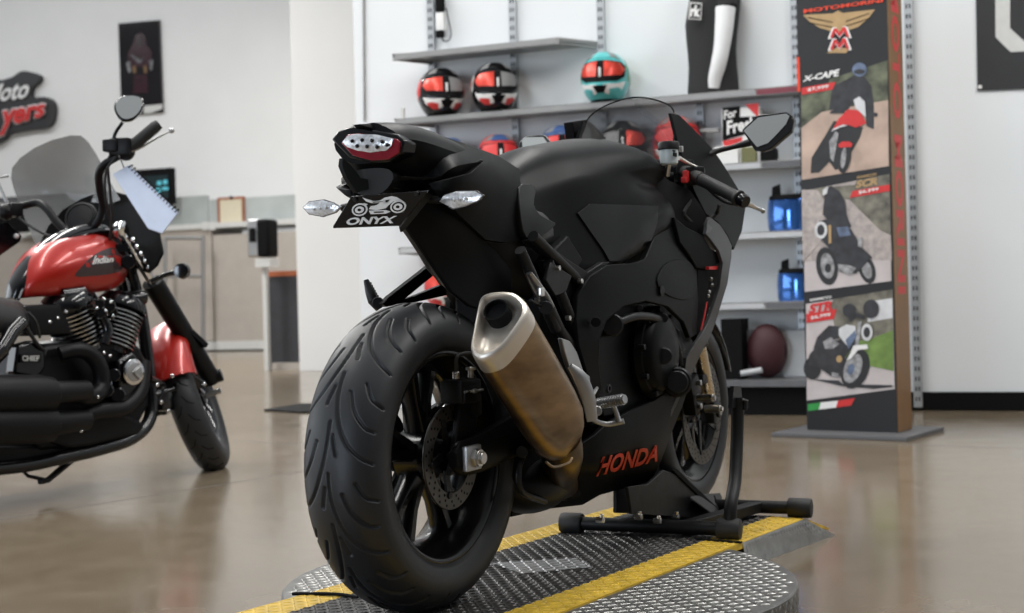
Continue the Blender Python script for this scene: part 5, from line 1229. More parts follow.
# handlebars
gi, go = S.P(696, 177, .22), S.P(746, 202, .385)
gd = (go - gi).normalized()
def grip(gi, go, nm, side):
    gd = (go - gi).normalized(); L = (go - gi).length
    b = MB(); b.tube([gi - gd * .05, gi + gd * .02], .02, 16); b.tube([gi, gi + gd * .01, gi + gd * (L * .85)], [.021, .018, .0175], 20); b.lathe([(.021, L * .82), (.0225, L * .84), (.0225, L * .87), (.019, L * .88)], gi, gd, 20)
    g = bb(b, 'handlebar_grip', 'rubber2')
    b = MB(); b.lathe([(.017, L * .88), (.0185, L * .9), (.0185, L * .97), (.016, L)], gi, gd, 20); bb(b, 'bar_end_weight', 'gloss', g)
    b = MB(); b.box(gi - gd * .01 + Vector((0.01, 0, .0)), (.05, .055, .05), Matrix.Rotation(.4, 3, 'Z'), .01); b.box(gi - gd * .05 + Vector((.01, 0, .01)), (.05, .05, .04), Matrix.Rotation(.4, 3, 'Z'), .01); bb(b, 'switch_housing', 'plast', g)
    return g
g = grip(gi, go, 'r', 1)
b = MB(); b.box(S.P(686, 176, .2), (.02, .014, .03), bev=.004); b.box(S.P(684.5, 180, .2), (.02, .014, .016), bev=.003); bb(b, 'kill_switch', 'redflat', g)
giL, goL = Vector((gi.x, -gi.y, gi.z)), Vector((go.x - .05, -go.y, go.z)); grip(giL, goL, 'l', -1)
b = MB(); b.tube([S.P(706, 186, .25), S.P(722, 200, .29), S.P(738, 205, .33), S.P(750, 206, .36)], [.009, .008, .0055, .0048], 10, sm=4, flat=.7); bl2 = bb(b, 'brake_lever', 'plast')
b = MB(); b.tube([S.P(749, 205.5, .36), S.P(756, 208, .375), S.P(763, 211, .385)], [.005, .0045, .004], 10); b.ball(S.P(763, 211, .385), .007, 7); bb(b, 'lever_tip', 'alu', bl2)
b = MB(); b.tube([S.P(748, 203, .38), S.P(756, 207.5, .39)], [.006, .004], 8); bb(b, 'bar_end_bolt', 'steel')
b = MB(); b.tube([V(a.x, -a.y if False else -(-a.y), a.z) for a in (S.P(700, 182, .27), S.P(735, 205, .34), S.P(758, 209, .375))], [.007, .005, .004], 10); 
for v in b.b.verts: v.co.y = abs(v.co.y)
bb(b, 'clutch_lever', 'alu')
# reservoir
rc = S.P(669, 162, .19)
b = MB(); b.lathe([(.001, 0), (.02, 0), (.024, .004), (.0255, .03), (.0255, .042)], rc + Vector((0, 0, -.008)), (0, 0, 1), 28); ro = bb(b, 'fluid_reservoir', mat('milky_fluid_plastic', (.55, .62, .63), .35, nscale=40, nvar=.08))
b = MB(); b.lathe([(.027, .04), (.029, .042), (.029, .058), (.026, .062), (.001, .062)], rc + Vector((0, 0, -.008)), (0, 0, 1), 32); bb(b, 'reservoir_cap', 'plast', ro)
b = MB(); b.box(S.P(675, 154.5, .215), (.02, .004, .01)); b.box(S.P(674, 151, .215), (.012, .004, .004)); bb(b, 'level_mark', 'dull', ro)
b = MB(); b.tube([S.P(679, 158, .2), S.P(688, 163, .21), S.P(698, 168, .22)], [.006, .004, .005], 8, sm=3); b.box(S.P(681, 149, .2), (.012, .01, .016), bev=.002); b.tube([S.P(669, 162, .19), S.P(667, 176, .18)], .007, 8); bb(b, 'reservoir_arm', 'steel')
b = MB(); b.lathe([(.02, 0), (.026, .002), (.026, .008), (.02, .012), (.001, .012)], S.P(660, 176, .14), (0, -.3, 1), 24); b.tube([S.P(646, 160, .12), S.P(660, 162, .14), S.P(668, 172, .15)], .004, 8, sm=3); bb(b, 'fork_adjuster', 'dmetal')
b = MB(); b.tube([S.P(690, 200, .2), S.P(684, 215, .2), S.P(700, 225, .21), S.P(716, 214, .24), S.P(720, 204, .27)], .006, 8, sm=5); b.tube([S.P(686, 184, .19), S.P(687, 200, .19), S.P(692, 214, .19)], .004, 8, sm=4); bb(b, 'control_cable', 'rubber2')
# mirrors
def mir_pt(x, y, d=0): return S.onplane(x, y, S.P(768, 131, .37) + Vector((d, 0, 0)), Vector((1, .25, -.38)).normalized())
head = [(742, 130), (757, 116), (762, 114.5), (786, 112), (792, 115), (794, 120), (791, 132), (780, 141), (771, 149), (762, 152), (755, 151)]
b = MB(); hp_ = [mir_pt(*q) for q in head]; c_ = sum(hp_, Vector()) / len(hp_)
b.loft([[c_ + (p - c_) * .97 + Vector((-.003, 0, 0)) for p in hp_], hp_, [c_ + (p - c_) * .97 + Vector((.02, -.002, -.001)) for p in hp_], [c_ + (p - c_) * .7 + Vector((.045, -.004, -.003)) for p in hp_], [c_ + (p - c_) * .3 + Vector((.058, 0, 0)) for p in hp_]])
mh_l = b.flipped(); mh = bb(b, 'mirror', 'gloss', bevel=.0015)
gl_ = [(743.5, 130.5), (758, 117.5), (786, 113.5), (789.5, 116), (786, 124), (777, 134), (768, 143), (757, 147)]
b = MB().prism([mir_pt(x, y, -.006) for x, y in gl_], (.004, 0, 0)); gll = b.flipped(); bb(b, 'mirror_glass', 'mirror', mh)
b = MB(); b.tube([S.P(708, 155, .19), S.P(717, 151, .21), S.P(733, 147, .25), S.P(746, 143.5, .285), S.P(757, 140, .31)], [.015, .010, .009, .013, .018], 14, sm=4, flat=.8)
al = b.flipped(); bb(b, 'mirror_stem', 'plast', mh)
ml = bb(mh_l, 'mirror', 'gloss', bevel=.0015); bb(gll, 'mirror_glass', 'mirror', ml); bb(al, 'mirror_stem', 'plast', ml)
# ================================================================ WHEEL CHOCK STAND
K = thing('wheel_chock_stand', 'black tubular front wheel chock holding the black sport motorcycle', 'stand', S.O, SRZ)
def kk(mb, name, mt, par=None, **k): return mb.build(name, mt, par or K, **k)
def gk(x, y, z): # image point on a level plane z above the plate
    return S.loc(ground(x, y, PL + z))
zt = .026
n0, n1 = gk(571, 523, zt + .004), gk(730, 529, zt + .004)
b = MB(); b.tube([n0, n1], .019, 20); tb_ = kk(b, 'near_base_tube', 'plast')
for p, q in ((n0, n1), (n1, n0)):
    d = (q - p).normalized(); b = MB(); b.lathe([(.02, -.03), (.027, -.028), (.029, -.02), (.029, .028), (.026, .034), (.02, .034)], p, d, 24); kk(b, 'rubber_foot', 'rubber2', tb_)
f1 = gk(800, 508, zt + .004); f0 = f1 + (n0 - n1)
b = MB(); b.tube([f0, f1], .019, 20); tf = kk(b, 'far_base_tube', 'plast')
for p, q in ((f0, f1), (f1, f0)):
    d = (q - p).normalized(); b = MB(); b.lathe([(.02, -.035), (.027, -.033), (.029, -.02), (.029, .028), (.026, .034), (.02, .034)], p, d, 24); kk(b, 'rubber_foot', 'rubber2', tf)
u_ = (n1 - n0).normalized(); mid_ = n0.lerp(n1, .5)
for k in (.28, .72):
    a, c = n0.lerp(n1, k), f0.lerp(f1, k); kk(MB().bar(a, c, .04, .03), 'base_rail', 'plast', bevel=.003)
top_r = V(n1.x + .13, .19, .0)
ur = [n1 + Vector((.0, 0, .0)), S.P(731, 504, -n1.y), S.P(735, 480, -n1.y - .01), S.P(737, 440, -n1.y - .02), S.P(738, 398, -n1.y - .02)]
b = MB(); b.tube(ur, .0175, 18, sm=5); up_ = kk(b, 'upright_post', 'plast')
b = MB(); b.prism([S.P(x, y, -n1.y - .02) for x, y in ((734, 386), (741, 386), (743, 408), (732, 408))], (0, .012, 0)); b.cyl(S.P(745, 400, -n1.y), S.P(745, 410, -n1.y + .0), .007, 10); b.tube([S.P(741, 399, -n1.y), S.P(747, 401, -n1.y), S.P(748, 408, -n1.y)], .004, 8); kk(b, 'axle_bracket', 'dmetal', up_)
b = MB()
for q in ((713.5, 398), (721, 409)): 
    p = S.P(*q, .165); b.cyl(p, p + Vector((0, .05, 0)), .012, 12); b.cyl(p + Vector((0, -.006, 0)), p, .008, 6)
kk(b, 'axle_pin', 'steel', split=True)
# cradle under the belly
w1 = -mid_.y
b = MB(); b.prism([S.P(x, y, .06) for x, y in ((617, 492), (619, 512), (640, 516), (700, 518), (716, 514), (690, 494), (668, 470), (650, 486))], (0, .0, 0)) if False else None
def cr(x, y, w): return S.P(x, y, w)
b = MB(); b.prism([cr(617, 470, .03), cr(617, 513, .03), cr(712, 516, .03), cr(668, 470, .03), cr(655, 455, .03)], (0, .012, 0)); kk(b, 'cradle_side_plate', 'plast', bevel=.002)
b = MB(); b.prism([cr(628, 487, .16), cr(632, 514, .16), cr(708, 519, .16), cr(716, 512, .16), cr(676, 474, .16), cr(664, 470, .16), cr(648, 484, .16)], (0, .01, 0)); cs = kk(b, 'cradle_side_plate', 'plast', bevel=.002)
b = MB()
b.loft([[cr(672, 470, .165), cr(672, 470, .02), cr(676, 468, .02), cr(676, 468, .165)], [cr(716, 513, .165), cr(716, 513, .02), cr(720, 510, .02), cr(720, 510, .165)]]); kk(b, 'cradle_ramp', 'dull', bevel=.002)
b = MB()
pl = [cr(690, 497, .19), cr(716, 516, .19), cr(722, 497, .12), cr(720, 493, .10), cr(702, 494, .13)]
b.prism(pl, (0, 0, -.004)); fpz = kk(b, 'slotted_foot_plate', 'plast')
b = MB()
for k in range(3):
    a = cr(704 + k * 5, 496.5, .142 + k * -.004); c = cr(709 + k * 3.5, 505 - k, .155); b.bar(a + Vector((0, 0, .002)), c + Vector((0, 0, .002)), .006, .002)
kk(b, 'plate_slot', 'dull', fpz, split=True)
b = MB()
for q in ((642, 517), (661, 521), (679, 517), (714, 521), (604, 520)):
    p = cr(*q, .175); b.cyl(p, p + Vector((0, .02, 0)), .008, 6); b.cyl(p + Vector((0, .006, .004)), p + Vector((0, .006, .014)), .005, 8)
kk(b, 'zinc_bolt', 'steel', split=True)
# ================================================================ CRUISER MOTORCYCLE
CTH = math.radians(35); Q = Frame(ground(208, 469), CTH); QRZ = PI / 2 - CTH
G = thing('cruiser_motorcycle', 'red and black cruiser motorcycle with smoked screen parked at the left', 'motorcycle', Q.O, QRZ)
def gg(mb, name, mt, par=None, **k): return mb.build(name, mt, par or G, **k)
M['fin'] = mat('polished_fin_edge', (.6, .6, .6), .25, 1.0, nscale=40, rvar=.05)
M['cblack'] = mat('cruiser_gloss_black', (.004, .004, .005), .14, coat=.3, nscale=20, rvar=.05)
M['cmatt'] = mat('cruiser_satin_black', (.006, .006, .007), .42, spec=.2, nscale=20, rvar=.06)
def zrot(v): # world direction to local
    v = Vector(v); return Vector((v.dot(Q.U), -v.dot(Q.R), v.z))
# front wheel: steered left and leaning on the side stand
upv = zrot(Vector((-.31, -.04, .95)).normalized())
fwv = zrot((math.sin(math.radians(-6)), math.cos(math.radians(-6)), 0)); fwv = (fwv - upv * fwv.dot(upv)).normalized()
axv = fwv.cross(upv).normalized()      # to the wheel's right
WR = .335; wc = Q.loc(ground(220, 468)) + upv * WR
wc = Q.loc(ground(218, 468)) + upv * (WR - .012)
def wl(prof, **k): return MB().lathe(prof, wc, axv, **k)
tp = [(-.05, .215), (-.062, .235), (-.068, .262), (-.064, .29), (-.052, .312), (-.032, .327), (0, .335), (.032, .327), (.052, .312), (.064, .29), (.068, .262), (.062, .235), (.05, .215)]
tpc = cat([Vector((a, b, 0)) for a, b in tp], 3)
b = MB().lathe([(p.y, p.x) for p in tpc], wc, axv, 96)
# wc lathe closed ends would cap; open torus instead
b = MB().lathe([(p.y, p.x) for p in tpc], wc, axv, 96, closedprof=True)
ft_ = gg(b, 'front_tire', 'rubber', ang=60)
b = MB(); e_ = axv.cross(Vector((0, 0, 1))).normalized(); g_ = axv.cross(e_)
for k in range(26):
    for sg in (1, -1):
        a = 2 * PI * (k + (.5 if sg > 0 else 0)) / 26; q = []
        for da, w_, r in ((0, .006, .3352), (.09, .022, .3325), (.14, .044, .3205)):
            a2 = a + da; q.append(wc + axv * w_ * sg + (e_ * math.cos(a2) + g_ * math.sin(a2)) * r)
        b.tube(q, .0022, 6)
gg(b, 'tread_groove', 'dull', ft_)
b = MB().lathe([(.218, -.045), (.222, -.05), (.21, -.04), (.195, -.02), (.195, .02), (.21, .04), (.222, .05), (.218, .045), (.205, .03), (.188, 0), (.205, -.03)], wc, axv, 64, closedprof=True)
rm = gg(b, 'front_rim', 'cblack')
b = MB().lathe([(.02, -.06), (.04, -.05), (.03, 0), (.04, .05), (.02, .06)], wc, axv, 24)
for k in range(10):
    a = 2 * PI * k / 10; d = e_ * math.cos(a) + g_ * math.sin(a); b.bar(wc + d * .03, wc + d * .2, .022, .018, axv)
gg(b, 'spokes', 'cblack', rm)
b = MB().lathe([(.1, -.002), (.149, -.002), (.149, .002), (.1, .002)], wc - axv * .065, axv, 48, closedprof=True); gg(b, 'front_brake_disc', 'dsteel')
# fender
def arc(a0, a1, prof, nm, mt):
    rings = []
    for k in range(25):
        a = a0 + (a1 - a0) * k / 24; d = upv * math.cos(a) - fwv * math.sin(a)   # positive a = towards the rider
        rings.append([wc + axv * w_ + d * r for w_, r in prof])
    return gg(MB().loft(rings), nm, mt, ang=60)
fpf = [(-.105, .30), (-.102, .33), (-.078, .356), (-.035, .37), (0, .374), (.035, .37), (.07, .356), (.09, .33), (.092, .30), (.086, .30), (.083, .328), (.065, .35), (0, .367), (-.065, .35), (-.083, .328), (-.086, .30)]
arc(-.6, 1.2, fpf, 'front_fender', 'red')
# fork legs
ftop = Q.P(118, 226, .10)
for sg, nm in ((1, 'r'), (-1, 'l')):
    lo_ = wc + axv * (.125 if sg > 0 else -.125) + Vector((0, 0, -.0)); 
    tp_ = ftop if sg > 0 else ftop - axv * .25
    if sg > 0: lo_ = Q.onplane(213, 381, lo_, zrot((0, 1, 0)))
    d = (tp_ - lo_)
    b = MB(); b.tube([lo_, lo_ + d * .04, lo_ + d * .3, lo_ + d * .66], [.034, .04, .043, .046], 24); fl_ = gg(b, 'fork_slider_cover', 'cmatt')
    b = MB(); b.tube([lo_ + d * .6, tp_], .0225, 18); gg(b, 'fork_stanchion', 'chrome', fl_)
    b = MB(); b.lathe([(.03, 0), (.034, .01), (.034, .04), (.02, .05)], tp_ - d.normalized() * .04, d, 20); gg(b, 'fork_cap', 'chrome', fl_)
    b = MB(); b.cyl(lo_ + d * .02 - axv * .04 * sg, lo_ + d * .02 + axv * .05 * sg, .03, 18); b.bar(lo_ + d * .33 + axv * .02, lo_ + d * .22 + axv * .045, .06, .02); gg(b, 'axle_lug', 'cmatt', fl_, split=True)
b = MB(); b.tube([wc - axv * .13, wc + axv * .13], .012, 12); gg(b, 'front_axle', 'alu')
b = MB(); b.cyl(Q.P(128, 262, .14), Q.P(128, 262, -.1), .03, 16); b.bar(Q.P(122, 248, .12), Q.P(122, 248, -.1), .05, .03); gg(b, 'triple_clamp', 'cblack')
b = MB()
for k in range(5):
    p = Q.P(133 + k * 4, 240 + k * 7, .14); b.ball(p, .012, 5)
gg(b, 'clamp_bolt', 'chrome', split=True)
# turn signal on stalk
b = MB(); b.tube([Q.P(150, 282, .14), Q.P(165, 275, .17), Q.P(176, 272, .2)], [.012, .01, .012], 10, sm=3); sgn = gg(b, 'signal_stalk', 'cblack')
b = MB(); p = Q.P(183, 271, .22); b.ball(p, .034, 10, (.9, 1, 1)); b.lathe([(.02, 0), (.031, .002), (.031, .01), (.02, .012)], p + zrot((0, -1, 0)) * .026, zrot((0, -1, 0)), 20); gg(b, 'front_turn_signal', 'cblack', sgn)
# brake caliper and links between wheel and frame
b = MB(); 
for a, c, r in (((152, 396), (176, 388), .014), ((158, 404), (182, 398), .012), ((150, 410), (166, 392), .012), ((168, 378), (196, 372), .01), ((163, 384), (150, 378), .014), ((186, 372), (204, 383), .008)):
    b.tube([Q.P(*a, .1), Q.P(*c, .12)], r, 10)
b.box(Q.P(165, 400, .1), (.07, .05, .09), bev=.01); b.box(Q.P(178, 388, .12), (.05, .04, .05), bev=.008); gg(b, 'forward_control', 'cblack')
b = MB()
for q in ((189, 394), (161, 402), (168, 411), (172, 376), (157, 385), (204, 384)): b.ball(Q.P(*q, .16), .010, 5)
gg(b, 'control_bolt', 'chrome', split=True)
# tank
def bxz(px, py, w): p = Q.P(px, py, w); return p.x, p.z
tw = .13
def tsec(px, yt, yb, hw):
    x, zt = bxz(px, yt, .03); _, zb_ = bxz(px, yb, hw * .8); x = bxz(px, (yt + yb) / 2, hw)[0]; h = zt - zb_
    return (x, [(0, zt), (hw * .55, zt - h * .06), (hw * .95, zt - h * .35), (hw, zt - h * .62), (hw * .78, zb_ + h * .03), (hw * .3, zb_), (0, zb_)])
tsx = [tsec(21, 290, 298, .03), tsec(27, 278, 298, .06), (tsec(38, 264, 297, .09)), tsec(54, 250, 296, .12), tsec(72, 240.5, 295, .14), tsec(90, 236, 293.5, .148), tsec(108, 234, 291.5, .145), tsec(119, 236.5, 289, .125), tsec(126, 243, 283, .085), tsec(129, 254, 273, .03)]
bt = sect_loft(tsx, 4, 4); ctb = bvh_of(bt); ct = gg(bt, 'fuel_tank', 'red', ang=50)
gg(overlay(Q, ctb, [(75, 276), (83, 265), (94, 255), (106, 249), (114, 248), (120, 252), (122.5, 262), (121, 270), (110, 274), (92, 276)], .001, .002, 6, sm=3), 'tank_dark_flash', mat('tank_charcoal', (.04, .025, .027), .35, coat=.3, nscale=20, nvar=.1), ct)
gg(text_px(Q, ctb, [(92, 264.5), (113, 262), (113, 256.5), (93.5, 256)], 'Indian', .003, .25, .02), 'tank_script', 'white', ct)
b = MB()
cpts = [Q.P(x, y, -.0) for x, y in ((12, 300), (18, 286), (30, 268), (45, 253), (62, 241), (80, 234), (100, 231), (114, 236))]
b.tube(cpts, [.035, .055, .062, .065, .065, .062, .05, .035], 14, sm=4, flat=.6); cs_ = gg(b, 'tank_console', 'cblack')
b = MB(); b.tube([p + Vector((0, -.045, .004)) for p in cpts], .005, 8, sm=4); gg(b, 'console_trim', 'chrome', cs_)
# seat
b = MB(); st = []
for x, y0, y1, hw in ((-60, 286, 322, .17), (-30, 290, 330, .17), (-8, 297, 335, .165), (8, 300, 334, .15), (18, 303, 328, .11), (22, 310, 320, .05)):
    xx, zt = bxz(x, y0, .05); _, zb_ = bxz(x, y1, hw); st.append((xx, [(0, zt), (hw * .6, zt), (hw, zt - (zt - zb_) * .4), (hw * .95, zb_), (0, zb_)]))
gg(sect_loft(st, 3, 3), 'seat', 'leather')
# engine: two finned cylinders
def cyl_barrel(c0, c1, r, nf, nm):
    a, c = Q.P(*c0, .06), Q.P(*c1, .06); d = c - a; L = d.length
    b = MB(); b.tube([a, c], r * .86, 20); bo = gg(b, nm, 'cblack')
    f = MB(); e = MB()
    for k in range(nf):
        h = L * (.12 + .6 * k / (nf - 1)); f.lathe([(r * .8, h - .003), (r * 1.12, h - .0025), (r * 1.12, h + .0025), (r * .8, h + .003)], a, d, 28, closedprof=True)
        e.lathe([(r * 1.115, h - .0028), (r * 1.145, h - .0026), (r * 1.145, h + .0026), (r * 1.115, h + .0028)], a, d, 28, closedprof=True)
    gg(f, 'cooling_fins', 'cblack', bo); gg(e, 'polished_fin_edges', 'fin', bo)
    b = MB(); b.lathe([(r * .9, L * .78), (r * 1.2, L * .8), (r * 1.22, L * .9), (r * 1.0, L * 1.04), (r * .5, L * 1.12)], a, d, 24); b.tube([a + d * 1.0 + Vector((-.05, -.05, 0)), a + d * 1.05 + Vector((.05, -.06, 0))], .03, 12); gg(b, 'rocker_cover', 'cblack', bo)
    return bo
cyl_barrel((84, 350), (64, 296), .09, 9, 'rear_cylinder'); cyl_barrel((108, 352), (124, 300), .085, 9, 'front_cylinder')
b = MB()
for q, r in (((108, 306), .03), ((101, 312), .022), ((113, 312), .018), ((100, 303), .018)): b.cyl(Q.P(*q, .16), Q.P(*q, .2), r, 14)
b.tube([Q.P(103, 318, .17), Q.P(108, 330, .18), Q.P(104, 344, .18)], .02, 10, sm=3); gg(b, 'intake_housing', 'cblack')
b = MB()
for q in ((104, 299), (111, 302), (106, 311), (97, 308), (113, 316), (104, 353), (110, 356), (58, 318), (66, 312), (50, 322)): b.ball(Q.P(*q, .21), .007, 5)
gg(b, 'engine_bolt', 'chrome', split=True)
b = MB(); b.prism([Q.P(x, y, .12) for x, y in ((44, 345), (84, 340), (112, 338), (140, 345), (152, 370), (150, 405), (138, 428), (90, 445), (40, 452), (20, 420))], (0, .26, 0)); gg(b, 'crankcase', 'cmatt', bevel=.02)
b = MB(); b.lathe([(.10, 0), (.105, .02), (.095, .05), (.06, .07), (.001, .07)], Q.P(124, 385, .10), (0, -1, 0), 36); b.prism([Q.P(x, y, .18) for x, y in ((118, 360), (134, 352), (144, 366), (146, 396), (134, 410), (120, 400))], (0, .06, 0)); gg(b, 'cam_cover', 'cblack', bevel=.01)
b = MB(); pc = Q.P(132, 372, .19); b.lathe([(.03, 0), (.05, .004), (.052, .012), (.044, .016)], pc, (0, -1, 0), 30); em = gg(b, 'cover_bezel', 'chrome')
b = MB(); b.lathe([(.04, 0), (.038, .006), (.02, .009), (.001, .009)], pc + Vector((0, -.013, 0)), (0, -1, 0), 28); b.tube([pc + Vector((.02, -.024, .02)), pc + Vector((-.01, -.026, 0)), pc + Vector((.015, -.024, -.025))], .006, 8, sm=3); gg(b, 'round_emblem', 'alu', em)
b = MB()
for q, r in (((106, 390), .03), ((114, 375), .026), ((100, 374), .02), ((118, 395), .03)): b.cyl(Q.P(*q, .17), Q.P(*q, .2), r, 16)
gg(b, 'gear_cover', 'cblack', split=True)
# primary / lower covers
b = MB(); b.prism([Q.P(x, y, .15) for x, y in ((36, 388), (60, 384), (98, 392), (122, 412), (146, 424), (140, 434), (90, 446), (70, 448), (44, 440))], (0, .1, 0)); gg(b, 'lower_side_cover', 'cmatt', bevel=.012)
b = MB(); b.tube([Q.P(-30, 470, .12), Q.P(20, 466, .12), Q.P(60, 458, .12), Q.P(100, 449, .12), Q.P(132, 438, .12), Q.P(150, 418, .1), Q.P(150, 380, .08), Q.P(140, 310, .05), Q.P(128, 262, .03)], .028, 12, sm=4); b.mirror(); gg(b, 'frame_tube', 'cblack')
b = MB(); b.prism([Q.P(x, y, .11) for x, y in ((-20, 446), (40, 446), (84, 448), (62, 460), (30, 466), (0, 470), (-20, 472))], (0, .2, 0)); gg(b, 'oil_pan', 'cmatt', bevel=.01)
# exhausts
for y0, y1, w_, nm in ((394.5, 394, .26, 'a'), (424, 420.5, .25, 'b')):
    b = MB(); b.tube([Q.P(-70, y0 + 2, w_), Q.P(-20, y0 + .8, w_), Q.P(38, y0, w_), Q.P(50, y0 + .2, w_), Q.P(54, y0, w_)], [.074, .074, .074, .068, .045], 28); mfl = gg(b, 'exhaust_muffler', 'cmatt')
    b = MB(); b.tube([Q.P(44, y0, w_), Q.P(64, y0 - 2, w_), Q.P(86, y0 - 4, w_ - .02)], [.05, .045, .04], 18, sm=3); gg(b, 'heat_shield', 'cmatt', mfl)
b = MB(); b.tube([Q.P(66, 394, .23), Q.P(92, 396, .22), Q.P(101, 386, .2), Q.P(100, 368, .2), Q.P(90, 354, .19), Q.P(76, 350, .18), Q.P(60, 354, .16)], [.034, .034, .033, .032, .032, .03, .028], 18, sm=5); gg(b, 'exhaust_header', 'cmatt')
b = MB(); b.tube([Q.P(70, 420, .2), Q.P(96, 412, .2), Q.P(124, 408, .19), Q.P(140, 390, .17), Q.P(143, 362, .14)], .032, 16, sm=5); gg(b, 'exhaust_header', 'cmatt')
b = MB()
for q in ((80, 398), (98, 397), (81, 431), (57, 428)): b.ball(Q.P(*q, .26), .007, 5)
gg(b, 'shield_screw', 'chrome', split=True)
# side cover with name plate
b = MB(); b.prism([Q.P(x, y, .16) for x, y in ((18, 345), (36, 340), (46, 352), (46, 368), (38, 378), (14, 374))], (0, .06, 0)); sc_ = gg(b, 'battery_cover', 'cblack', bevel=.01)
b = MB(); b.prism([Q.P(x, y, .17) for x, y in ((21, 354), (41, 354), (41, 362.5), (21, 362.5))], (0, .006, 0)); npl = gg(b, 'name_plate', 'cmatt', sc_)
V2, fs = text2d('CHIEF', 0, .02); a = [Q.P(22.5 + u * 17, 361 - v * 5.5, .1745) for u, v in V2]; gg(sheet_solid(a, [p + Vector((0, .003, 0)) for p in a], fs), 'plate_lettering', 'offwhite', npl)
b = MB(); b.tube([Q.P(0, 352, .2), Q.P(12, 332, .19), Q.P(22, 322, .18)], .028, 12); b.tube([Q.P(-20, 368, .2), Q.P(0, 348, .2)], [.04, .04], 14); gg(b, 'rear_shock', 'cblack')
b = MB(); b.tube([Q.P(24, 318, .17), Q.P(28, 330, .17), Q.P(38, 345, .17), Q.P(44, 350, .16)], .008, 8, sm=4); b.tube([Q.P(28, 312, .15), Q.P(36, 322, .16), Q.P(40, 338, .16)], .006, 8, sm=4); gg(b, 'engine_hose', 'rubber2')
b = MB(); b.box(Q.P(40, 320, .05), (.25, .16, .12), bev=.02); b.box(Q.P(80, 318, .02), (.5, .1, .08), bev=.02); gg(b, 'upper_frame_box', 'cmatt')
# side stand / peg
b = MB(); b.tube([Q.P(76, 456, .0), Q.P(62, 468, .04), Q.P(48, 480, .08), Q.P(40, 481.5, .1)], [.016, .014, .012, .012], 10); b.tube([Q.P(46, 480, .08), Q.P(28, 476, .12), Q.P(22, 470, .12)], [.008, .007, .006], 8); gg(b, 'side_stand', 'cmatt')
# handlebar
hb = [Q.P(18, 207, -.33), Q.P(36, 203, -.28), Q.P(46, 208, -.22), Q.P(56, 221, -.17), Q.P(68, 231, -.12), Q.P(84, 230, -.02), Q.P(96, 224, .04), Q.P(103, 208, .08), Q.P(100, 190, .12), Q.P(99, 174, .17), Q.P(105, 164, .21), Q.P(118, 156, .26), Q.P(130, 148, .3)]
b = MB(); b.tube(hb, .0165, 16, sm=5); hbo = gg(b, 'handlebar', 'cmatt')
b = MB(); b.tube([Q.P(128, 149, .30), Q.P(131, 147, .31), Q.P(155, 127, .39), Q.P(159, 124, .4)], [.02, .024, .024, .02], 18); gg(b, 'handlebar_grip', 'rubber2')
b = MB(); b.box(Q.P(122, 147, .28), (.07, .09, .07), Matrix.Rotation(.5, 3, 'Z'), .015); b.box(Q.P(112, 146, .26), (.06, .06, .05), Matrix.Rotation(.5, 3, 'Z'), .01); b.ball(Q.P(126, 152, .29), .035, 8); gg(b, 'switch_housing', 'cmatt')
b = MB(); b.tube([Q.P(128, 153, .31), Q.P(142, 147, .34), Q.P(155, 139, .38), Q.P(171, 130.5, .43)], [.01, .008, .007, .006], 10, sm=3, flat=.6); b.ball(Q.P(171.5, 130.5, .43), .012, 6); gg(b, 'brake_lever', 'alu')
b = MB(); b.tube([Q.P(-30, 207, -.45), Q.P(10, 208, -.35)], .022, 16); gg(b, 'handlebar_grip', 'rubber2')
b = MB(); b.box(Q.P(12, 210, -.34), (.06, .08, .06), bev=.012); b.ball(Q.P(6, 212, -.34), .035, 8); gg(b, 'switch_housing', 'cmatt')
b = MB(); b.tube([Q.P(8, 205, -.38), Q.P(-4, 178, -.42), Q.P(8, 176, -.44)], [.008, .006, .006], 8); gg(b, 'clutch_lever', 'alu')
b = MB(); p = [Q.P(x, y, -.34) for x, y in ((-14, 224), (8, 222), (22, 236), (20, 242), (0, 256), (-14, 270))]; b.prism(p, (0, .02, 0)); bg_ = gg(b, 'lower_mirror', 'cblack', bevel=.003)
b = MB(); b.ball(Q.P(16.5, 236, -.335), .011, 6); gg(b, 'white_dot', 'white', bg_)
b = MB(); b.tube([Q.P(112, 150, .26), Q.P(108, 165, .22), Q.P(110, 190, .2), Q.P(112, 215, .16), Q.P(110, 240, .1)], .006, 8, sm=5); b.tube([Q.P(118, 154, .28), Q.P(106, 172, .22), Q.P(106, 200, .16), Q.P(112, 225, .1)], .005, 8, sm=5); b.tube([Q.P(14, 214, -.33), Q.P(30, 226, -.25), Q.P(50, 236, -.15), Q.P(80, 240, -.02)], .006, 8, sm=5); gg(b, 'control_cable', 'rubber2')
# mirror
mo_ = Q.P(129, 108, .30); mn = zrot(Vector((.25, -1, .42)).normalized())
def CM(x, y, d=0): return Q.onplane(x, y, mo_, mn) + mn * d
ov_ = [(114, 108), (115.5, 101.5), (121, 97), (130, 95), (140, 96.5), (144, 101), (142.5, 109), (138, 116), (131, 120.5), (123, 121), (117, 116)]
sm_ = cat([CM(*q) for q in ov_], 3, True); c_ = sum(sm_, Vector()) / len(sm_)
b = MB(); b.loft([[c_ + (p - c_) * .93 + mn * .003 for p in sm_], sm_, [c_ + (p - c_) * .97 - mn * .012 for p in sm_], [c_ + (p - c_) * .7 - mn * .03 for p in sm_]]); cm = gg(b, 'round_mirror', 'cblack')
b = MB(); b.loft([[c_ + (p - c_) * .88 + mn * .006 for p in sm_], [c_ + (p - c_) * .88 + mn * .002 for p in sm_]]); gg(b, 'mirror_glass', 'mirror', cm)
b = MB(); b.tube([CM(122.5, 121, -.01), Q.P(115, 134, .27), Q.P(113, 146, .26)], [.007, .007, .01], 10, sm=3); gg(b, 'mirror_stem', 'cblack', cm)
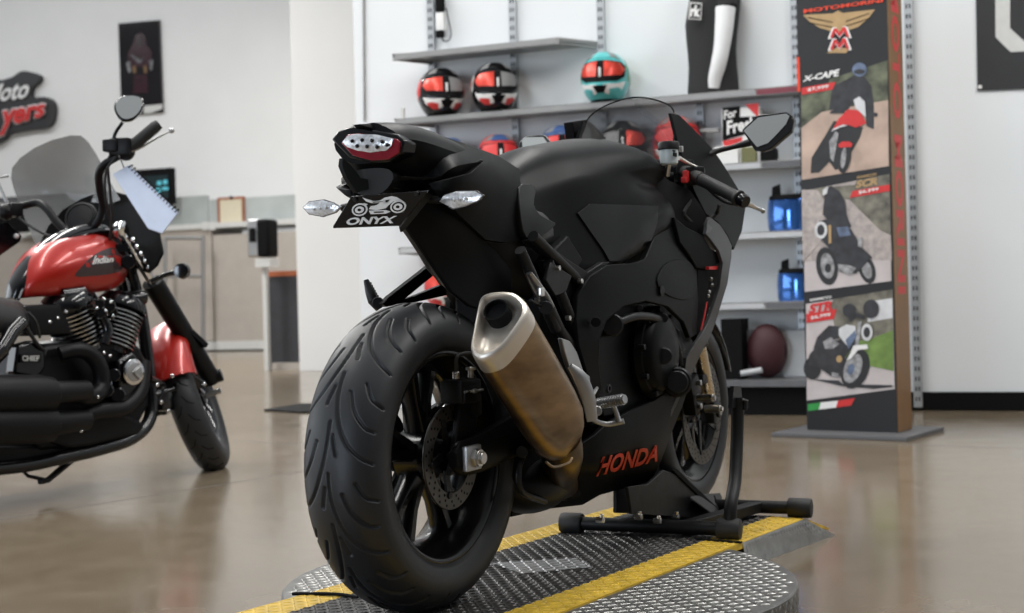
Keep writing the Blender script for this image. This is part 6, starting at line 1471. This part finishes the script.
# gauge
gx = Q.P(80, 216, -.02); gn = zrot(Vector((-.1, -1, .45)).normalized())
b = MB(); b.lathe([(.05, -.09), (.062, -.07), (.068, -.01), (.064, 0), (.056, .002), (.054, -.004), (.001, -.004)], gx, gn, 32); go_ = gg(b, 'round_gauge', 'cmatt')
b = MB(); b.lathe([(.05, .0), (.052, .002), (.001, .003)], gx - gn * .003, gn, 28); gg(b, 'gauge_glass', 'gloss', go_)
# fairing and smoked screen: the screen bulges forward, away from the rider
def fpan(poly, ctrlx, th, step, sm=0):
    """surface given by forward position x as a function of image point"""
    f = tps(ctrlx); vs, fs, n = fill2d(poly, step, sm)
    a = [Q.onplane(x, y, Vector((f(x, y), 0, 0)), Vector((1, 0, 0))) for x, y in vs]
    return sheet_solid(a, [p + Vector((th, 0, 0)) for p in a], fs)
fair = [(39, 244), (48, 226), (62, 210), (80, 199), (98, 192), (112, 191), (134, 197), (146, 204), (153, 215), (158, 232), (162, 253), (156, 266), (148, 273), (132, 268), (118, 262), (96, 262), (70, 262), (48, 256)]
fxc = [(39, 244, -.50), (80, 199, -.30), (112, 191, -.30), (153, 215, -.42), (162, 253, -.46), (100, 240, -.26), (60, 240, -.38)]
gg(fpan(fair, fxc, .012, 7, 0), 'headlamp_fairing', 'dull', bevel=.003)
scr = [(11, 178), (12, 168), (20, 158), (34, 148), (52, 140), (70, 135.5), (80, 135.5), (87, 141), (95, 153), (103, 168), (112, 186), (120, 200), (110, 204), (90, 202), (72, 210), (56, 226), (44, 246), (38, 250), (30, 232), (20, 206), (14, 190)]
sxc = [(11, 178, -.42), (52, 140, -.44), (80, 135, -.42), (103, 168, -.36), (120, 200, -.36), (60, 180, -.32), (44, 240, -.44), (90, 200, -.28)]
gg(fpan(scr, sxc, .004, 7, 0), 'smoked_windscreen', 'smoke')
# rear end of the machine (mostly outside the picture)
b = MB(); rw = V(-1.55, 0, .33); b.lathe([(p.y, p.x * 1.2) for p in tpc], rw, (0, 1, 0), 60, closedprof=True); b.lathe([(.05, -.06), (.2, -.02), (.2, .02), (.05, .06)], rw, (0, 1, 0), 40); gg(b, 'rear_tire', 'rubber', ang=60)
b = MB(); b.lathe([(.30, -.1), (.36, -.09), (.385, 0), (.36, .09), (.30, .1), (.355, .08), (.378, 0), (.355, -.08)], rw, (0, 1, 0), 30, closedprof=True, a0=-.3, a1=PI + .3)
if max(v.co.z for v in b.b.verts) < .5: bmesh.ops.rotate(b.b, verts=b.b.verts, cent=rw, matrix=Matrix.Rotation(PI, 3, 'Y'))
gg(b, 'rear_fender', 'red')
b = MB(); b.bar(V(-1.55, .11, .33), V(-.95, .11, .38), .05, .04); b.mirror(); gg(b, 'swingarm', 'cmatt')
# notepad hanging in front of the fairing
nq = [(117, 171), (129, 164.5), (178, 212), (163, 231), (150, 222)]
no = Q.P(140, 195, .34) ; nn_ = zrot(Vector((.15, -1, .25)).normalized())
N_ = thing('spiral_notepad', 'bluish white spiral notepad hanging beside the cruiser fairing', 'notepad', Q.O, QRZ)
def NPx(x, y, d=0): return Q.onplane(x, y, no, nn_) + nn_ * d
b = MB().prism([NPx(*q) for q in [(113, 174), (129, 165), (178, 212), (162, 233), (148, 228)]], -nn_ * .012); b.build('paper_pad', 'paper', N_)
b = MB()
for k in range(17):
    x = 129 + (178 - 129) * (k + .5) / 17; y = 165 + (212 - 165) * (k + .5) / 17
    c = NPx(x, y, -.006); e1 = (NPx(178, 212) - NPx(129, 165)).normalized(); e2 = e1.cross(nn_).normalized()
    b.tube([c + (e2 * math.cos(q) + nn_ * math.sin(q)) * .011 for q in np.linspace(0, 2 * PI, 9)[:-1]] , .0022, 6)
b.build('spiral_binding', 'dull', N_)
b = MB(); b.tube([NPx(124, 168, .004), NPx(121, 160, .01), Q.P(119, 156, .3)], .003, 6, sm=3); b.build('hanging_loop', 'alu', N_)
